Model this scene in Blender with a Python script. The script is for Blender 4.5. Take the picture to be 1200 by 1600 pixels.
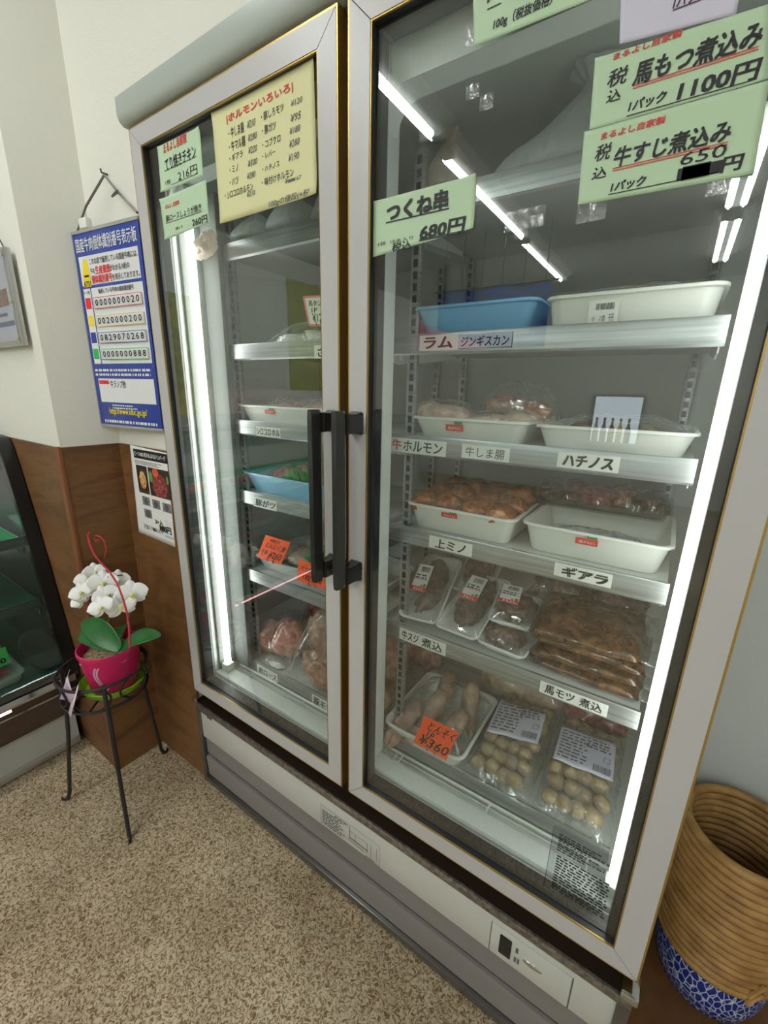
import bpy, bmesh, math, random
from mathutils import Vector, Matrix, noise, Euler
for o in list(bpy.data.objects): bpy.data.objects.remove(o)
SC = bpy.context.scene
COL = SC.collection
rnd = random.Random(7)
PI = math.pi

# ------------------------------------------------------------------ camera
CAM = Vector((1.09506, -0.60783, 1.25981)); FPX = 663.147
RIGHT = Vector((0.82906627, 0.55869043, 0.02267431))
DOWN = Vector((0.1714341, -0.21538218, -0.96136406))
FWD = Vector((-0.53222126, 0.80092167, -0.27434469))
cd = bpy.data.cameras.new('camera'); cam = bpy.data.objects.new('camera', cd); COL.objects.link(cam)
m = Matrix((RIGHT, -DOWN, -FWD)).transposed().to_4x4(); m.translation = CAM
cam.matrix_world = m
cd.sensor_fit = 'HORIZONTAL'; cd.sensor_width = 36; cd.lens = FPX / 1200 * 36; cd.clip_start = 0.02; cd.clip_end = 60
SC.camera = cam
# ------------------------------------------------------------------ world, view
w = bpy.data.worlds.new('world'); SC.world = w; w.use_nodes = True
w.node_tree.nodes['Background'].inputs[0].default_value = (0.75, 0.85, 1, 1)
w.node_tree.nodes['Background'].inputs[1].default_value = 0.35
SC.view_settings.view_transform = 'Standard'; SC.view_settings.look = 'None'
SC.view_settings.exposure = 0.0; SC.view_settings.gamma = 1.0
SC.view_settings.use_curve_mapping = False
SC.cycles.max_bounces = 10; SC.cycles.diffuse_bounces = 4; SC.cycles.glossy_bounces = 4
SC.cycles.transmission_bounces = 6; SC.cycles.transparent_max_bounces = 24
SC.cycles.sample_clamp_indirect = 4.0
CEIL_E = 68.0      # ceiling tubes
FRIDGE_E = 10.5     # tubes inside the refrigerator
CASE_E = 120.0       # tube inside the meat showcase
SKY_E = 3.0        # daylight through the shop front

# ------------------------------------------------------------------ helpers
def at(u, v, y=None, z=None, x=None):
    d = RIGHT * ((u - 600) / FPX) + DOWN * ((v - 800) / FPX) + FWD
    if y is not None: t = (y - CAM.y) / d.y
    elif z is not None: t = (z - CAM.z) / d.z
    else: t = (x - CAM.x) / d.x
    return CAM + d * t
def L(c):
    return tuple(((v / 255) / 12.92 if v / 255 <= .04045 else ((v / 255 + .055) / 1.055) ** 2.4) for v in c)

class MB:
    def __init__(s): s.bm = bmesh.new()
    def box(s, x0, x1, y0, y1, z0, z1, bev=0, seg=2):
        r = bmesh.ops.create_cube(s.bm, size=1)
        vs = r['verts']
        for v in vs:
            v.co = Vector(((x0 + x1) / 2 + v.co.x * (x1 - x0), (y0 + y1) / 2 + v.co.y * (y1 - y0), (z0 + z1) / 2 + v.co.z * (z1 - z0)))
        if bev:
            es = set(e for v in vs for e in v.link_edges)
            bmesh.ops.bevel(s.bm, geom=list(es), offset=bev, segments=seg, affect='EDGES', profile=.5)
        return s
    def poly(s, pts):
        vs = [s.bm.verts.new(Vector(p)) for p in pts]
        try: return s.bm.faces.new(vs)
        except ValueError: return None
    def prism(s, pts, axis, a, b):
        def P(p, t):
            if axis == 'y': return (p[0], t, p[1])
            if axis == 'x': return (t, p[0], p[1])
            return (p[0], p[1], t)
        A = [s.bm.verts.new(P(p, a)) for p in pts]; B = [s.bm.verts.new(P(p, b)) for p in pts]
        n = len(pts)
        s.bm.faces.new(A); s.bm.faces.new(B[::-1])
        for i in range(n): s.bm.faces.new((A[i], B[i], B[(i + 1) % n], A[(i + 1) % n]))
        return s
    def frame(s, o, i, y0, y1, gap=0.0):      # mitred rectangular ring in XZ, o/i = (x0,x1,z0,z1)
        ox0, ox1, oz0, oz1 = o; ix0, ix1, iz0, iz1 = i; g = gap
        s.prism([(ox0, oz0 + g), (ix0, iz0 + g), (ix0, iz1 - g), (ox0, oz1 - g)], 'y', y0, y1)
        s.prism([(ox1, oz0 + g), (ox1, oz1 - g), (ix1, iz1 - g), (ix1, iz0 + g)], 'y', y0, y1)
        s.prism([(ox0 + g, oz0), (ox1 - g, oz0), (ix1 - g, iz0), (ix0 + g, iz0)], 'y', y0, y1)
        s.prism([(ox0 + g, oz1), (ix0 + g, iz1), (ix1 - g, iz1), (ox1 - g, oz1)], 'y', y0, y1)
        return s
    def loft(s, rings, cap0=True, cap1=True, close=True):
        R = [[s.bm.verts.new(Vector(p)) for p in r] for r in rings]
        n = len(R[0])
        for a, b in zip(R, R[1:]):
            for i in range(n if close else n - 1):
                j = (i + 1) % n
                s.bm.faces.new((a[i], a[j], b[j], b[i]))
        if cap0: s.bm.faces.new(R[0][::-1])
        if cap1: s.bm.faces.new(R[-1])
        return s
    def lathe(s, prof, c=(0, 0), n=32, cap0=False, cap1=False, sx=1, sy=1):
        return s.loft([[(c[0] + r * sx * math.cos(2 * PI * i / n), c[1] + r * sy * math.sin(2 * PI * i / n), z) for i in range(n)] for r, z in prof], cap0, cap1)
    def tube(s, pts, r, n=8, closed=False, cap=True):
        pts = [Vector(p) for p in pts]; rings = []; N = len(pts)
        rr = r if isinstance(r, (list, tuple)) else [r] * N
        prev = None
        for i, p in enumerate(pts):
            t = (pts[(i + 1) % N] - pts[i - 1]) if closed else (pts[min(i + 1, N - 1)] - pts[max(i - 1, 0)])
            t.normalize()
            if prev is None:
                a = Vector((0, 0, 1)) if abs(t.z) < .9 else Vector((1, 0, 0))
                u = t.cross(a).normalized()
            else:
                u = prev - t * prev.dot(t); u.normalize()
            prev = u; v = t.cross(u)
            rings.append([p + (u * math.cos(2 * PI * k / n) + v * math.sin(2 * PI * k / n)) * rr[i] for k in range(n)])
        if closed: rings.append(rings[0])
        return s.loft(rings, cap and not closed, cap and not closed)
    def grid(s, f, nu, nv, closed_u=False):
        V = [[s.bm.verts.new(Vector(f(i / nu, j / nv))) for i in range(nu + 1)] for j in range(nv + 1)]
        for j in range(nv):
            for i in range(nu):
                s.bm.faces.new((V[j][i], V[j][i + 1], V[j + 1][i + 1], V[j + 1][i]))
        return s
    def blob(s, c, r, amp=.15, freq=2.0, seed=0, sub=3, flat=None, rot=0):
        q = bmesh.ops.create_icosphere(s.bm, subdivisions=sub, radius=1)
        ro = Matrix.Rotation(rot, 3, 'Z'); off = Vector((seed * 3.7, seed * 1.3, seed * 2.1))
        for v in q['verts']:
            d = v.co.normalized()
            k = 1 + amp * noise.fractal(d * freq + off, 1.0, 2.0, 3)
            p = Vector((d.x * r[0], d.y * r[1], d.z * r[2])) * k
            p = ro @ p
            if flat is not None and p.z < flat: p.z = flat + (p.z - flat) * .08
            v.co = p + Vector(c)
        return s
    def xf(s, M):
        bmesh.ops.transform(s.bm, matrix=M, verts=s.bm.verts); return s
    def build(s, name, mat, parent=None, smooth=40, solid=0):
        bmesh.ops.remove_doubles(s.bm, verts=s.bm.verts, dist=1e-6)
        bmesh.ops.recalc_face_normals(s.bm, faces=s.bm.faces)
        me = bpy.data.meshes.new(name); s.bm.to_mesh(me); s.bm.free()
        me.materials.append(mat)
        if smooth and len(me.polygons):
            me.shade_smooth()
            if smooth < 180: me.set_sharp_from_angle(angle=math.radians(smooth))
        o = bpy.data.objects.new(name, me); COL.objects.link(o)
        if parent is not None: attach(o, parent)
        else: recenter(o)
        if solid:
            md = o.modifiers.new('thickness', 'SOLIDIFY'); md.thickness = solid; md.offset = 0
        return o
def recenter(o):
    me = o.data
    if not len(me.vertices): return
    xs = [v.co for v in me.vertices]
    c = Vector(((min(v.x for v in xs) + max(v.x for v in xs)) / 2, (min(v.y for v in xs) + max(v.y for v in xs)) / 2, min(v.z for v in xs)))
    me.transform(Matrix.Translation(-c)); o.location = c
def attach(o, parent):
    o.parent = parent
    if parent.parent is None:
        o.matrix_parent_inverse = Matrix.Translation(-Vector(parent.location))
def tag(o, label, cat, group=None):
    o['label'] = label; o['category'] = cat
    if group: o['group'] = group
    return o
def thing(name, label, cat, loc, group=None):
    o = bpy.data.objects.new(name, None); COL.objects.link(o); o.location = loc; o.empty_display_size = .05
    return tag(o, label, cat, group)
def structure(o): o['kind'] = 'structure'; return o
def rr(cx, cy, w, d, r, z, n=5):
    pts = []
    for sx, sy, a0 in ((1, 1, 0), (-1, 1, 90), (-1, -1, 180), (1, -1, 270)):
        for k in range(n + 1):
            a = math.radians(a0 + 90 * k / n)
            pts.append((cx + sx * (w / 2 - r) + r * math.cos(a), cy + sy * (d / 2 - r) + r * math.sin(a), z))
    return pts

# ---- materials
def mat(name, col, rough=.5, metal=0, spec=.5, coat=0, emis=None, estr=0, bump=None, trans=0, alpha=1, sss=0):
    m = bpy.data.materials.new(name); m.use_nodes = True
    nt = m.node_tree; b = nt.nodes['Principled BSDF']
    b.inputs['Base Color'].default_value = (*L(col), 1); b.inputs['Roughness'].default_value = rough
    b.inputs['Metallic'].default_value = metal; b.inputs['Specular IOR Level'].default_value = spec
    b.inputs['Coat Weight'].default_value = coat; b.inputs['Coat Roughness'].default_value = .08
    if trans: b.inputs['Transmission Weight'].default_value = trans
    if emis: b.inputs['Emission Color'].default_value = (*L(emis), 1); b.inputs['Emission Strength'].default_value = estr
    if bump:
        sc, st, di = bump
        tc = nt.nodes.new('ShaderNodeTexCoord'); n = nt.nodes.new('ShaderNodeTexNoise'); n.inputs['Scale'].default_value = sc
        n.inputs['Detail'].default_value = 4
        bp = nt.nodes.new('ShaderNodeBump'); bp.inputs['Strength'].default_value = st; bp.inputs['Distance'].default_value = di
        nt.links.new(tc.outputs['Object'], n.inputs['Vector']); nt.links.new(n.outputs['Fac'], bp.inputs['Height']); nt.links.new(bp.outputs[0], b.inputs['Normal'])
    return m
def ramp(nt, stops):
    r = nt.nodes.new('ShaderNodeValToRGB'); e = r.color_ramp.elements
    while len(e) < len(stops): e.new(.5)
    for k, (p, c) in zip(e, stops): k.position = p; k.color = (*L(c), 1)
    return r
def noisemat(name, stops, scale=20, rough=.5, detail=5, stretch=(1, 1, 1), distort=0, bump=0, bdist=.002, coat=0, metal=0, kind='noise', spec=.5):
    m = bpy.data.materials.new(name); m.use_nodes = True; nt = m.node_tree; b = nt.nodes['Principled BSDF']
    tc = nt.nodes.new('ShaderNodeTexCoord'); mp = nt.nodes.new('ShaderNodeMapping'); mp.inputs['Scale'].default_value = stretch
    nt.links.new(tc.outputs['Object'], mp.inputs['Vector'])
    if kind == 'noise':
        n = nt.nodes.new('ShaderNodeTexNoise'); n.inputs['Detail'].default_value = detail; n.inputs['Distortion'].default_value = distort; out = n.outputs['Fac']
    else:
        n = nt.nodes.new('ShaderNodeTexVoronoi'); n.feature = kind; out = n.outputs['Distance']
    n.inputs['Scale'].default_value = scale
    nt.links.new(mp.outputs[0], n.inputs['Vector'])
    r = ramp(nt, stops); nt.links.new(out, r.inputs['Fac']); nt.links.new(r.outputs['Color'], b.inputs['Base Color'])
    b.inputs['Roughness'].default_value = rough; b.inputs['Coat Weight'].default_value = coat; b.inputs['Coat Roughness'].default_value = .12; b.inputs['Metallic'].default_value = metal
    b.inputs['Specular IOR Level'].default_value = spec
    if bump:
        bp = nt.nodes.new('ShaderNodeBump'); bp.inputs['Strength'].default_value = bump; bp.inputs['Distance'].default_value = bdist
        nt.links.new(out, bp.inputs['Height']); nt.links.new(bp.outputs[0], b.inputs['Normal'])
    return m
def emit(name, col, s):
    m = bpy.data.materials.new(name); m.use_nodes = True; nt = m.node_tree; nt.nodes.clear()
    e = nt.nodes.new('ShaderNodeEmission'); e.inputs[0].default_value = (*L(col), 1); e.inputs[1].default_value = s
    o = nt.nodes.new('ShaderNodeOutputMaterial'); nt.links.new(e.outputs[0], o.inputs[0]); return m
def schlick(nt, f0):
    lw = nt.nodes.new('ShaderNodeLayerWeight'); lw.inputs['Blend'].default_value = .5
    p = nt.nodes.new('ShaderNodeMath'); p.operation = 'POWER'; p.inputs[1].default_value = 5
    a = nt.nodes.new('ShaderNodeMath'); a.operation = 'MULTIPLY_ADD'; a.inputs[1].default_value = 1 - f0; a.inputs[2].default_value = f0
    nt.links.new(lw.outputs['Facing'], p.inputs[0]); nt.links.new(p.outputs[0], a.inputs[0]); return a
def glassmat(name, tint=(245, 249, 247), ior=1.52, gain=1.5, dust=0.0):
    m = bpy.data.materials.new(name); m.use_nodes = True; nt = m.node_tree; nt.nodes.clear()
    t = nt.nodes.new('ShaderNodeBsdfTransparent'); t.inputs[0].default_value = (*L(tint), 1)
    g = nt.nodes.new('ShaderNodeBsdfGlossy'); g.inputs['Roughness'].default_value = 0.0
    f = schlick(nt, ((ior - 1) / (ior + 1)) ** 2)
    k = nt.nodes.new('ShaderNodeMath'); k.operation = 'MULTIPLY'; k.use_clamp = True; k.inputs[1].default_value = gain
    x = nt.nodes.new('ShaderNodeMixShader'); o = nt.nodes.new('ShaderNodeOutputMaterial')
    nt.links.new(f.outputs[0], k.inputs[0]); nt.links.new(k.outputs[0], x.inputs[0]); nt.links.new(t.outputs[0], x.inputs[1]); nt.links.new(g.outputs[0], x.inputs[2]); nt.links.new(x.outputs[0], o.inputs[0])
    return m
def filmmat(name, base=.05, ridge=.5, scale=18, col=(235, 240, 240), milk=.4, rough=.12, stretch=(1, 1, 1)):
    """clear plastic: transparent sheet with glossy and slightly milky creases"""
    m = bpy.data.materials.new(name); m.use_nodes = True; nt = m.node_tree; nt.nodes.clear()
    tc = nt.nodes.new('ShaderNodeTexCoord'); mp = nt.nodes.new('ShaderNodeMapping'); mp.inputs['Scale'].default_value = stretch
    n = nt.nodes.new('ShaderNodeTexNoise'); n.inputs['Scale'].default_value = scale; n.inputs['Detail'].default_value = 3; n.inputs['Distortion'].default_value = 1.2
    r = nt.nodes.new('ShaderNodeValToRGB'); e = r.color_ramp.elements
    e[0].position = .44; e[0].color = (0, 0, 0, 1); e[1].position = .5; e[1].color = (1, 1, 1, 1); k = e.new(.56); k.color = (0, 0, 0, 1)
    mm = nt.nodes.new('ShaderNodeMath'); mm.operation = 'MULTIPLY_ADD'; mm.inputs[1].default_value = ridge; mm.inputs[2].default_value = base
    fr = schlick(nt, .035)
    ad = nt.nodes.new('ShaderNodeMath'); ad.operation = 'ADD'; ad.use_clamp = True
    t = nt.nodes.new('ShaderNodeBsdfTransparent'); g = nt.nodes.new('ShaderNodeBsdfGlossy'); g.inputs['Roughness'].default_value = rough
    d = nt.nodes.new('ShaderNodeBsdfDiffuse'); d.inputs[0].default_value = (*L(col), 1)
    tl = nt.nodes.new('ShaderNodeBsdfTranslucent'); tl.inputs[0].default_value = (*L(col), 1)
    dm = nt.nodes.new('ShaderNodeMixShader'); dm.inputs[0].default_value = .45
    gm = nt.nodes.new('ShaderNodeMixShader'); gm.inputs[0].default_value = milk
    x = nt.nodes.new('ShaderNodeMixShader'); o = nt.nodes.new('ShaderNodeOutputMaterial')
    bp = nt.nodes.new('ShaderNodeBump'); bp.inputs['Strength'].default_value = .6; bp.inputs['Distance'].default_value = .004
    K = nt.links.new
    K(tc.outputs['Object'], mp.inputs['Vector']); K(mp.outputs[0], n.inputs['Vector']); K(n.outputs['Fac'], r.inputs[0]); K(r.outputs[0], mm.inputs[0]); K(mm.outputs[0], ad.inputs[0]); K(fr.outputs[0], ad.inputs[1])
    K(n.outputs['Fac'], bp.inputs['Height']); K(bp.outputs[0], g.inputs['Normal'])
    K(d.outputs[0], dm.inputs[1]); K(tl.outputs[0], dm.inputs[2]); K(g.outputs[0], gm.inputs[1]); K(dm.outputs[0], gm.inputs[2])
    K(ad.outputs[0], x.inputs[0]); K(t.outputs[0], x.inputs[1]); K(gm.outputs[0], x.inputs[2]); K(x.outputs[0], o.inputs[0])
    return m

M = {}
M['wall'] = mat('wall_paper', (226, 225, 216), .85, bump=(220, .35, .002))
M['wall2'] = mat('painted_wall', (206, 212, 212), .7, bump=(60, .25, .004))
M['ceil'] = mat('ceiling_board', (184, 186, 184), .9, bump=(90, .4, .003))
def woodmat():
    m = bpy.data.materials.new('wood_grain'); m.use_nodes = True; nt = m.node_tree; b = nt.nodes['Principled BSDF']; K = nt.links.new
    tc = nt.nodes.new('ShaderNodeTexCoord'); mp = nt.nodes.new('ShaderNodeMapping'); mp.inputs['Scale'].default_value = (1, 1, 5)
    a = nt.nodes.new('ShaderNodeTexNoise'); a.inputs['Scale'].default_value = 2.2; a.inputs['Detail'].default_value = 6; a.inputs['Distortion'].default_value = 1.0
    c = nt.nodes.new('ShaderNodeTexNoise'); c.inputs['Scale'].default_value = 26; c.inputs['Detail'].default_value = 4
    mx = nt.nodes.new('ShaderNodeMath'); mx.operation = 'MULTIPLY_ADD'; mx.inputs[1].default_value = .3
    K(tc.outputs['Object'], mp.inputs[0]); K(mp.outputs[0], a.inputs[0]); K(mp.outputs[0], c.inputs[0]); K(c.outputs[0], mx.inputs[0]); K(a.outputs[0], mx.inputs[2])
    r = ramp(nt, [(.42, (84, 55, 30)), (.58, (106, 71, 40)), (.68, (118, 82, 48)), (.8, (96, 63, 35))]); K(mx.outputs[0], r.inputs[0]); K(r.outputs[0], b.inputs['Base Color'])
    b.inputs['Roughness'].default_value = .5; return m
M['wood'] = woodmat()
M['woodedge'] = mat('wood_edge', (120, 72, 40), .5)
def floormat():
    m = bpy.data.materials.new('speckled_vinyl'); m.use_nodes = True; nt = m.node_tree; b = nt.nodes['Principled BSDF']; K = nt.links.new
    tc = nt.nodes.new('ShaderNodeTexCoord')
    dn = nt.nodes.new('ShaderNodeTexNoise'); dn.inputs['Scale'].default_value = 80; dn.inputs['Detail'].default_value = 1
    va = nt.nodes.new('ShaderNodeVectorMath'); va.operation = 'MULTIPLY_ADD'; va.inputs[1].default_value = (.02, .02, 0)
    K(tc.outputs['Object'], dn.inputs['Vector']); K(dn.outputs['Color'], va.inputs[0]); K(tc.outputs['Object'], va.inputs[2])
    n = nt.nodes.new('ShaderNodeTexNoise'); n.inputs['Scale'].default_value = 235; n.inputs['Detail'].default_value = 2.0; n.inputs['Distortion'].default_value = .5
    K(va.outputs[0], n.inputs['Vector'])
    r = ramp(nt, [(.36, (118, 94, 68)), (.45, (150, 126, 98)), (.52, (198, 184, 158)), (.68, (212, 202, 180))]); K(n.outputs[0], r.inputs[0])
    big = nt.nodes.new('ShaderNodeTexNoise'); big.inputs['Scale'].default_value = 5; big.inputs['Detail'].default_value = 3
    K(tc.outputs['Object'], big.inputs['Vector'])
    r2 = ramp(nt, [(.3, (205, 200, 190)), (.7, (255, 255, 252))]); K(big.outputs[0], r2.inputs[0])
    mu = nt.nodes.new('ShaderNodeMix'); mu.data_type = 'RGBA'; mu.blend_type = 'MULTIPLY'; mu.inputs[0].default_value = 1
    K(r.outputs[0], mu.inputs[6]); K(r2.outputs[0], mu.inputs[7]); K(mu.outputs[2], b.inputs['Base Color'])
    b.inputs['Roughness'].default_value = .5; b.inputs['Specular IOR Level'].default_value = .3
    return m
M['floor'] = floormat()
M['frame'] = mat('door_frame_enamel', (190, 189, 189), .38, bump=(400, .08, .0006))
M['header'] = mat('header_enamel', (176, 184, 178), .32)
M['gold'] = mat('gold_anodised', (176, 146, 84), .38, metal=.75)
M['black'] = mat('black_plastic', (16, 17, 19), .22)
M['jamb'] = mat('dark_gasket', (34, 37, 42), .4)
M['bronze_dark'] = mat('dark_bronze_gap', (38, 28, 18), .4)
M['handle'] = mat('handle_dark_resin', (38, 37, 37), .22, coat=.4)
M['liner'] = mat('liner_enamel', (232, 236, 233), .35)
M['linerb'] = mat('liner_back', (176, 178, 174), .45)
M['alu'] = noisemat('brushed_aluminium', [(.3, (152, 154, 155)), (.7, (186, 188, 188))], 6, .34, 3, (1, 1, 30), metal=.7)
M['shelf'] = mat('shelf_enamel', (188, 190, 186), .4)
M['galv'] = noisemat('galvanised_strip', [(.35, (110, 106, 100)), (.65, (158, 152, 144))], 130, .35, 4, metal=.7)
M['chrome'] = mat('chrome', (205, 206, 208), .12, metal=1)
M['basew'] = mat('base_white_enamel', (198, 200, 194), .4)
M['baseg'] = mat('base_grey_enamel', (126, 122, 120), .45)
M['glass'] = glassmat('door_glass', gain=2.1)
M['glass2'] = glassmat('showcase_glass', (228, 240, 236), gain=1.3)
M['clear'] = glassmat('clear_sheet', (244, 246, 246), gain=1.0)
M['tube'] = emit('cabinet_lamp_glow', (250, 251, 246), FRIDGE_E)
M['ctube'] = emit('ceiling_lamp_glow', (246, 250, 248), CEIL_E)
M['mtube'] = emit('showcase_lamp_glow', (255, 214, 214), CASE_E)
M['lampgrey'] = mat('lamp_backing_shield', (120, 123, 120), .6)
M['pinkglow'] = emit('pink_glow', (255, 190, 196), 5.0)
M['steel'] = mat('dark_steel_trim', (120, 118, 116), .25, metal=.8)
M['tape'] = filmmat('clear_tape', .03, .07, 60, milk=.5)
M['white'] = mat('white_plastic', (232, 233, 228), .35)
M['tray'] = mat('tray_white_plastic', (236, 237, 232), .32)
M['bluetray'] = mat('tray_blue_plastic', (150, 205, 242), .3)
M['greentray'] = mat('tray_green_plastic', (40, 140, 90), .3)
M['foam'] = mat('styrofoam', (232, 233, 232), .55, bump=(300, .15, .001))
M['ptgreen'] = mat('paper_green', (190, 216, 184), .75)
M['ptyellow'] = mat('paper_yellow', (224, 222, 172), .75)
M['ptwhite'] = mat('paper_white', (236, 236, 232), .7)
M['ptlav'] = mat('paper_lavender_white', (210, 208, 226), .7)
M['orange'] = mat('card_orange', (255, 92, 34), .6)
M['pinkcard'] = mat('card_pink', (240, 130, 150), .6)
M['fgreen'] = mat('card_green', (70, 230, 110), .6)
M['ink'] = mat('ink_black', (20, 20, 24), .6)
M['inkgrey'] = mat('ink_grey', (84, 86, 88), .6)
M['inkred'] = mat('ink_red', (206, 54, 58), .6)
M['inkpurple'] = mat('ink_purple', (70, 30, 60), .6)
M['red'] = mat('sticker_red', (224, 48, 46), .5)
M['green'] = mat('sticker_green', (50, 140, 70), .5)
M['blue'] = mat('board_blue', (44, 66, 150), .35)
M['bluesq'] = mat('square_blue', (36, 58, 150), .4)
M['yellow'] = mat('square_yellow', (240, 214, 40), .4)
M['squareg'] = mat('square_green', (40, 180, 80), .4)
M['boardw'] = mat('board_white', (226, 228, 230), .4)
M['silver'] = mat('silver_edge', (190, 190, 188), .3, metal=.6)
M['wire'] = mat('grey_wire', (120, 118, 112), .4, metal=.5)
M['iron'] = mat('black_iron', (30, 28, 30), .45)
M['magenta'] = mat('pot_magenta', (196, 24, 92), .4)
M['limeg'] = mat('saucer_lime', (132, 196, 30), .35)
M['moss'] = noisemat('bark_chips', [(.35, (110, 84, 56)), (.6, (196, 172, 136))], 120, .9, bump=.8, bdist=.004)
M['leaf'] = noisemat('orchid_leaf', [(.3, (20, 70, 26)), (.7, (38, 104, 44))], 14, .35, 3, (1, 1, 1))
M['petal'] = mat('orchid_petal', (246, 246, 246), .55)
M['lip'] = mat('orchid_lip', (226, 224, 150), .5)
M['stem'] = mat('orchid_stem', (92, 98, 50), .5)
M['stake'] = mat('red_wire', (176, 44, 62), .4)
M['tissue'] = mat('lilac_wrap', (214, 196, 214), .6)
M['feltgreen'] = mat('green_mat', (8, 122, 74), .8)
M['darkpanel'] = noisemat('dark_steel', [(.3, (58, 62, 66)), (.7, (82, 86, 90))], 4, .35, 3, metal=.4)
M['bronze'] = mat('bronze_band', (92, 76, 70), .22, metal=.6)
M['kick'] = mat('kick_panel', (176, 178, 174), .45)
M['rattan'] = noisemat('rattan', [(.3, (140, 102, 54)), (.7, (186, 146, 88))], 30, .5, 4, bump=.3)
def bluepot():
    m = noisemat('blue_white_weave', [(.0, (216, 226, 234)), (.045, (170, 188, 216)), (.09, (30, 46, 136)), (1, (20, 32, 112))], 105, .4, 2, (1, 1, .5), kind='DISTANCE_TO_EDGE', distort=0)
    return m
M['bluepot'] = bluepot()
M['film'] = filmmat('clear_film', .03, .34, 22, milk=.55)
M['film2'] = filmmat('clear_wrap', .04, .22, 16, milk=.35, rough=.08)
M['frost'] = filmmat('frosted_bag', .86, .14, 9, (238, 242, 242), milk=.95, rough=.3)
M['frostb'] = filmmat('frosted_bag_warm', .8, .2, 9, (226, 212, 196), milk=.9, rough=.3)
M['meat_pale'] = noisemat('meat_pale', [(.3, (196, 150, 136)), (.5, (224, 196, 180)), (.72, (236, 220, 206))], 26, .3, 5, distort=1.2, bump=.4, coat=.5)
M['meat_pink'] = noisemat('meat_pink', [(.3, (140, 76, 70)), (.5, (188, 126, 114)), (.72, (224, 186, 172))], 24, .3, 5, distort=1.5, bump=.4, coat=.5)
M['meat_brown'] = noisemat('meat_brown', [(.3, (112, 54, 34)), (.48, (164, 92, 58)), (.6, (190, 120, 82)), (.75, (226, 182, 146))], 44, .28, 5, distort=1.4, bump=.4, coat=.6)
M['meat_red'] = noisemat('meat_red', [(.3, (96, 34, 34)), (.5, (140, 62, 58)), (.72, (196, 130, 120))], 30, .3, 6, distort=1.5, bump=.4, coat=.5)
M['meat_dark'] = noisemat('meat_dark', [(.3, (52, 34, 28)), (.5, (84, 58, 48)), (.72, (130, 104, 92))], 34, .3, 6, distort=1.5, bump=.4, coat=.5)
M['meat_fresh'] = noisemat('meat_fresh', [(.3, (180, 40, 44)), (.55, (214, 84, 84)), (.75, (240, 190, 184))], 40, .35, 5, distort=2, bump=.3)
M['offal'] = noisemat('offal', [(.3, (160, 130, 108)), (.5, (196, 170, 146)), (.75, (222, 204, 184))], 20, .3, 5, distort=1.2, bump=.4, coat=.5)
M['foot'] = noisemat('pig_foot', [(.3, (150, 112, 92)), (.55, (190, 158, 136)), (.75, (214, 190, 170))], 22, .35, 5, distort=.8, bump=.3, coat=.4)
M['bagbrown'] = noisemat('packed_skin', [(.3, (112, 76, 60)), (.5, (156, 112, 90)), (.72, (198, 160, 136))], 20, .3, 5, distort=1.4, bump=.5, coat=.5)
M['stew'] = noisemat('stew', [(.32, (42, 25, 11)), (.52, (84, 52, 25)), (.66, (122, 80, 40)), (.8, (182, 156, 118))], 26, .22, 6, distort=1.4, bump=.4, coat=.8)
M['ball'] = noisemat('meatball', [(.3, (136, 116, 90)), (.7, (178, 158, 126))], 40, .4, 5, bump=.3, coat=.3)
M['lettuce'] = noisemat('leafy_green', [(.3, (30, 110, 50)), (.7, (110, 170, 90))], 30, .4, 4, bump=.3)
M['photo1'] = noisemat('printed_photo_egg', [(.35, (28, 24, 22)), (.55, (52, 42, 36)), (.7, (90, 76, 60))], 30, .5)
M['printbrown'] = noisemat('printed_meat', [(.3, (92, 30, 32)), (.55, (138, 60, 56)), (.75, (200, 140, 130))], 120, .5)
M['printgrey'] = noisemat('printed_grey', [(.35, (60, 60, 62)), (.6, (150, 150, 152))], 160, .5)
M['printegg'] = noisemat('printed_egg', [(.35, (176, 110, 50)), (.6, (226, 190, 130))], 120, .5)
M['printred'] = mat('printed_red', (220, 90, 60), .5)
M['printgreen'] = mat('printed_green', (100, 150, 90), .5)
M['signyellow'] = noisemat('poster_yellow', [(.4, (150, 152, 40)), (.6, (184, 182, 70))], 12, .7)
M['bannerblue'] = mat('banner_blue', (36, 60, 130), .7)
M['bannerpink'] = mat('banner_pink', (226, 120, 150), .7)
M['bannerbrown'] = mat('cloth_brown', (96, 70, 60), .8)
M['sky'] = emit('daylight', (224, 238, 246), SKY_E)
M['meattag'] = mat('meat_label_white', (232, 232, 230), .5)

# ---- text
_tc = {}
def glyphs(s, bold):
    k = (s, bold)
    if k in _tc: return _tc[k]
    c = bpy.data.curves.new('tmp', 'FONT'); c.body = s; c.size = 1; c.resolution_u = 2; c.fill_mode = 'FRONT'
    o = bpy.data.objects.new('tmp', c); COL.objects.link(o)
    me = bpy.data.meshes.new_from_object(o)
    vs = [(v.co.x, v.co.y) for v in me.vertices]; fs = [tuple(p.vertices) for p in me.polygons]
    bpy.data.objects.remove(o); bpy.data.curves.remove(c); bpy.data.meshes.remove(me)
    x0 = min(v[0] for v in vs); x1 = max(v[0] for v in vs); y0 = min(v[1] for v in vs); y1 = max(v[1] for v in vs)
    if bold > 0:            # thicker strokes: the outline stepped sideways
        n = len(vs); V = []; F = []
        for q, (dx, dy) in enumerate(((-1, -.7), (1, -.7), (1, .7), (-1, .7))):
            V += [(a + dx * bold, b + dy * bold) for a, b in vs]; F += [tuple(i + q * n for i in f) for f in fs]
        vs, fs = V, F
    nn = max(len(vs) // (4 if bold > 0 else 1), 1)
    vs = [((a - x0) / max(x1 - x0, 1e-6), (b - y0) / max(y1 - y0, 1e-6), i // nn) for i, (a, b) in enumerate(vs)]
    _tc[k] = (vs, fs); return _tc[k]
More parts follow.
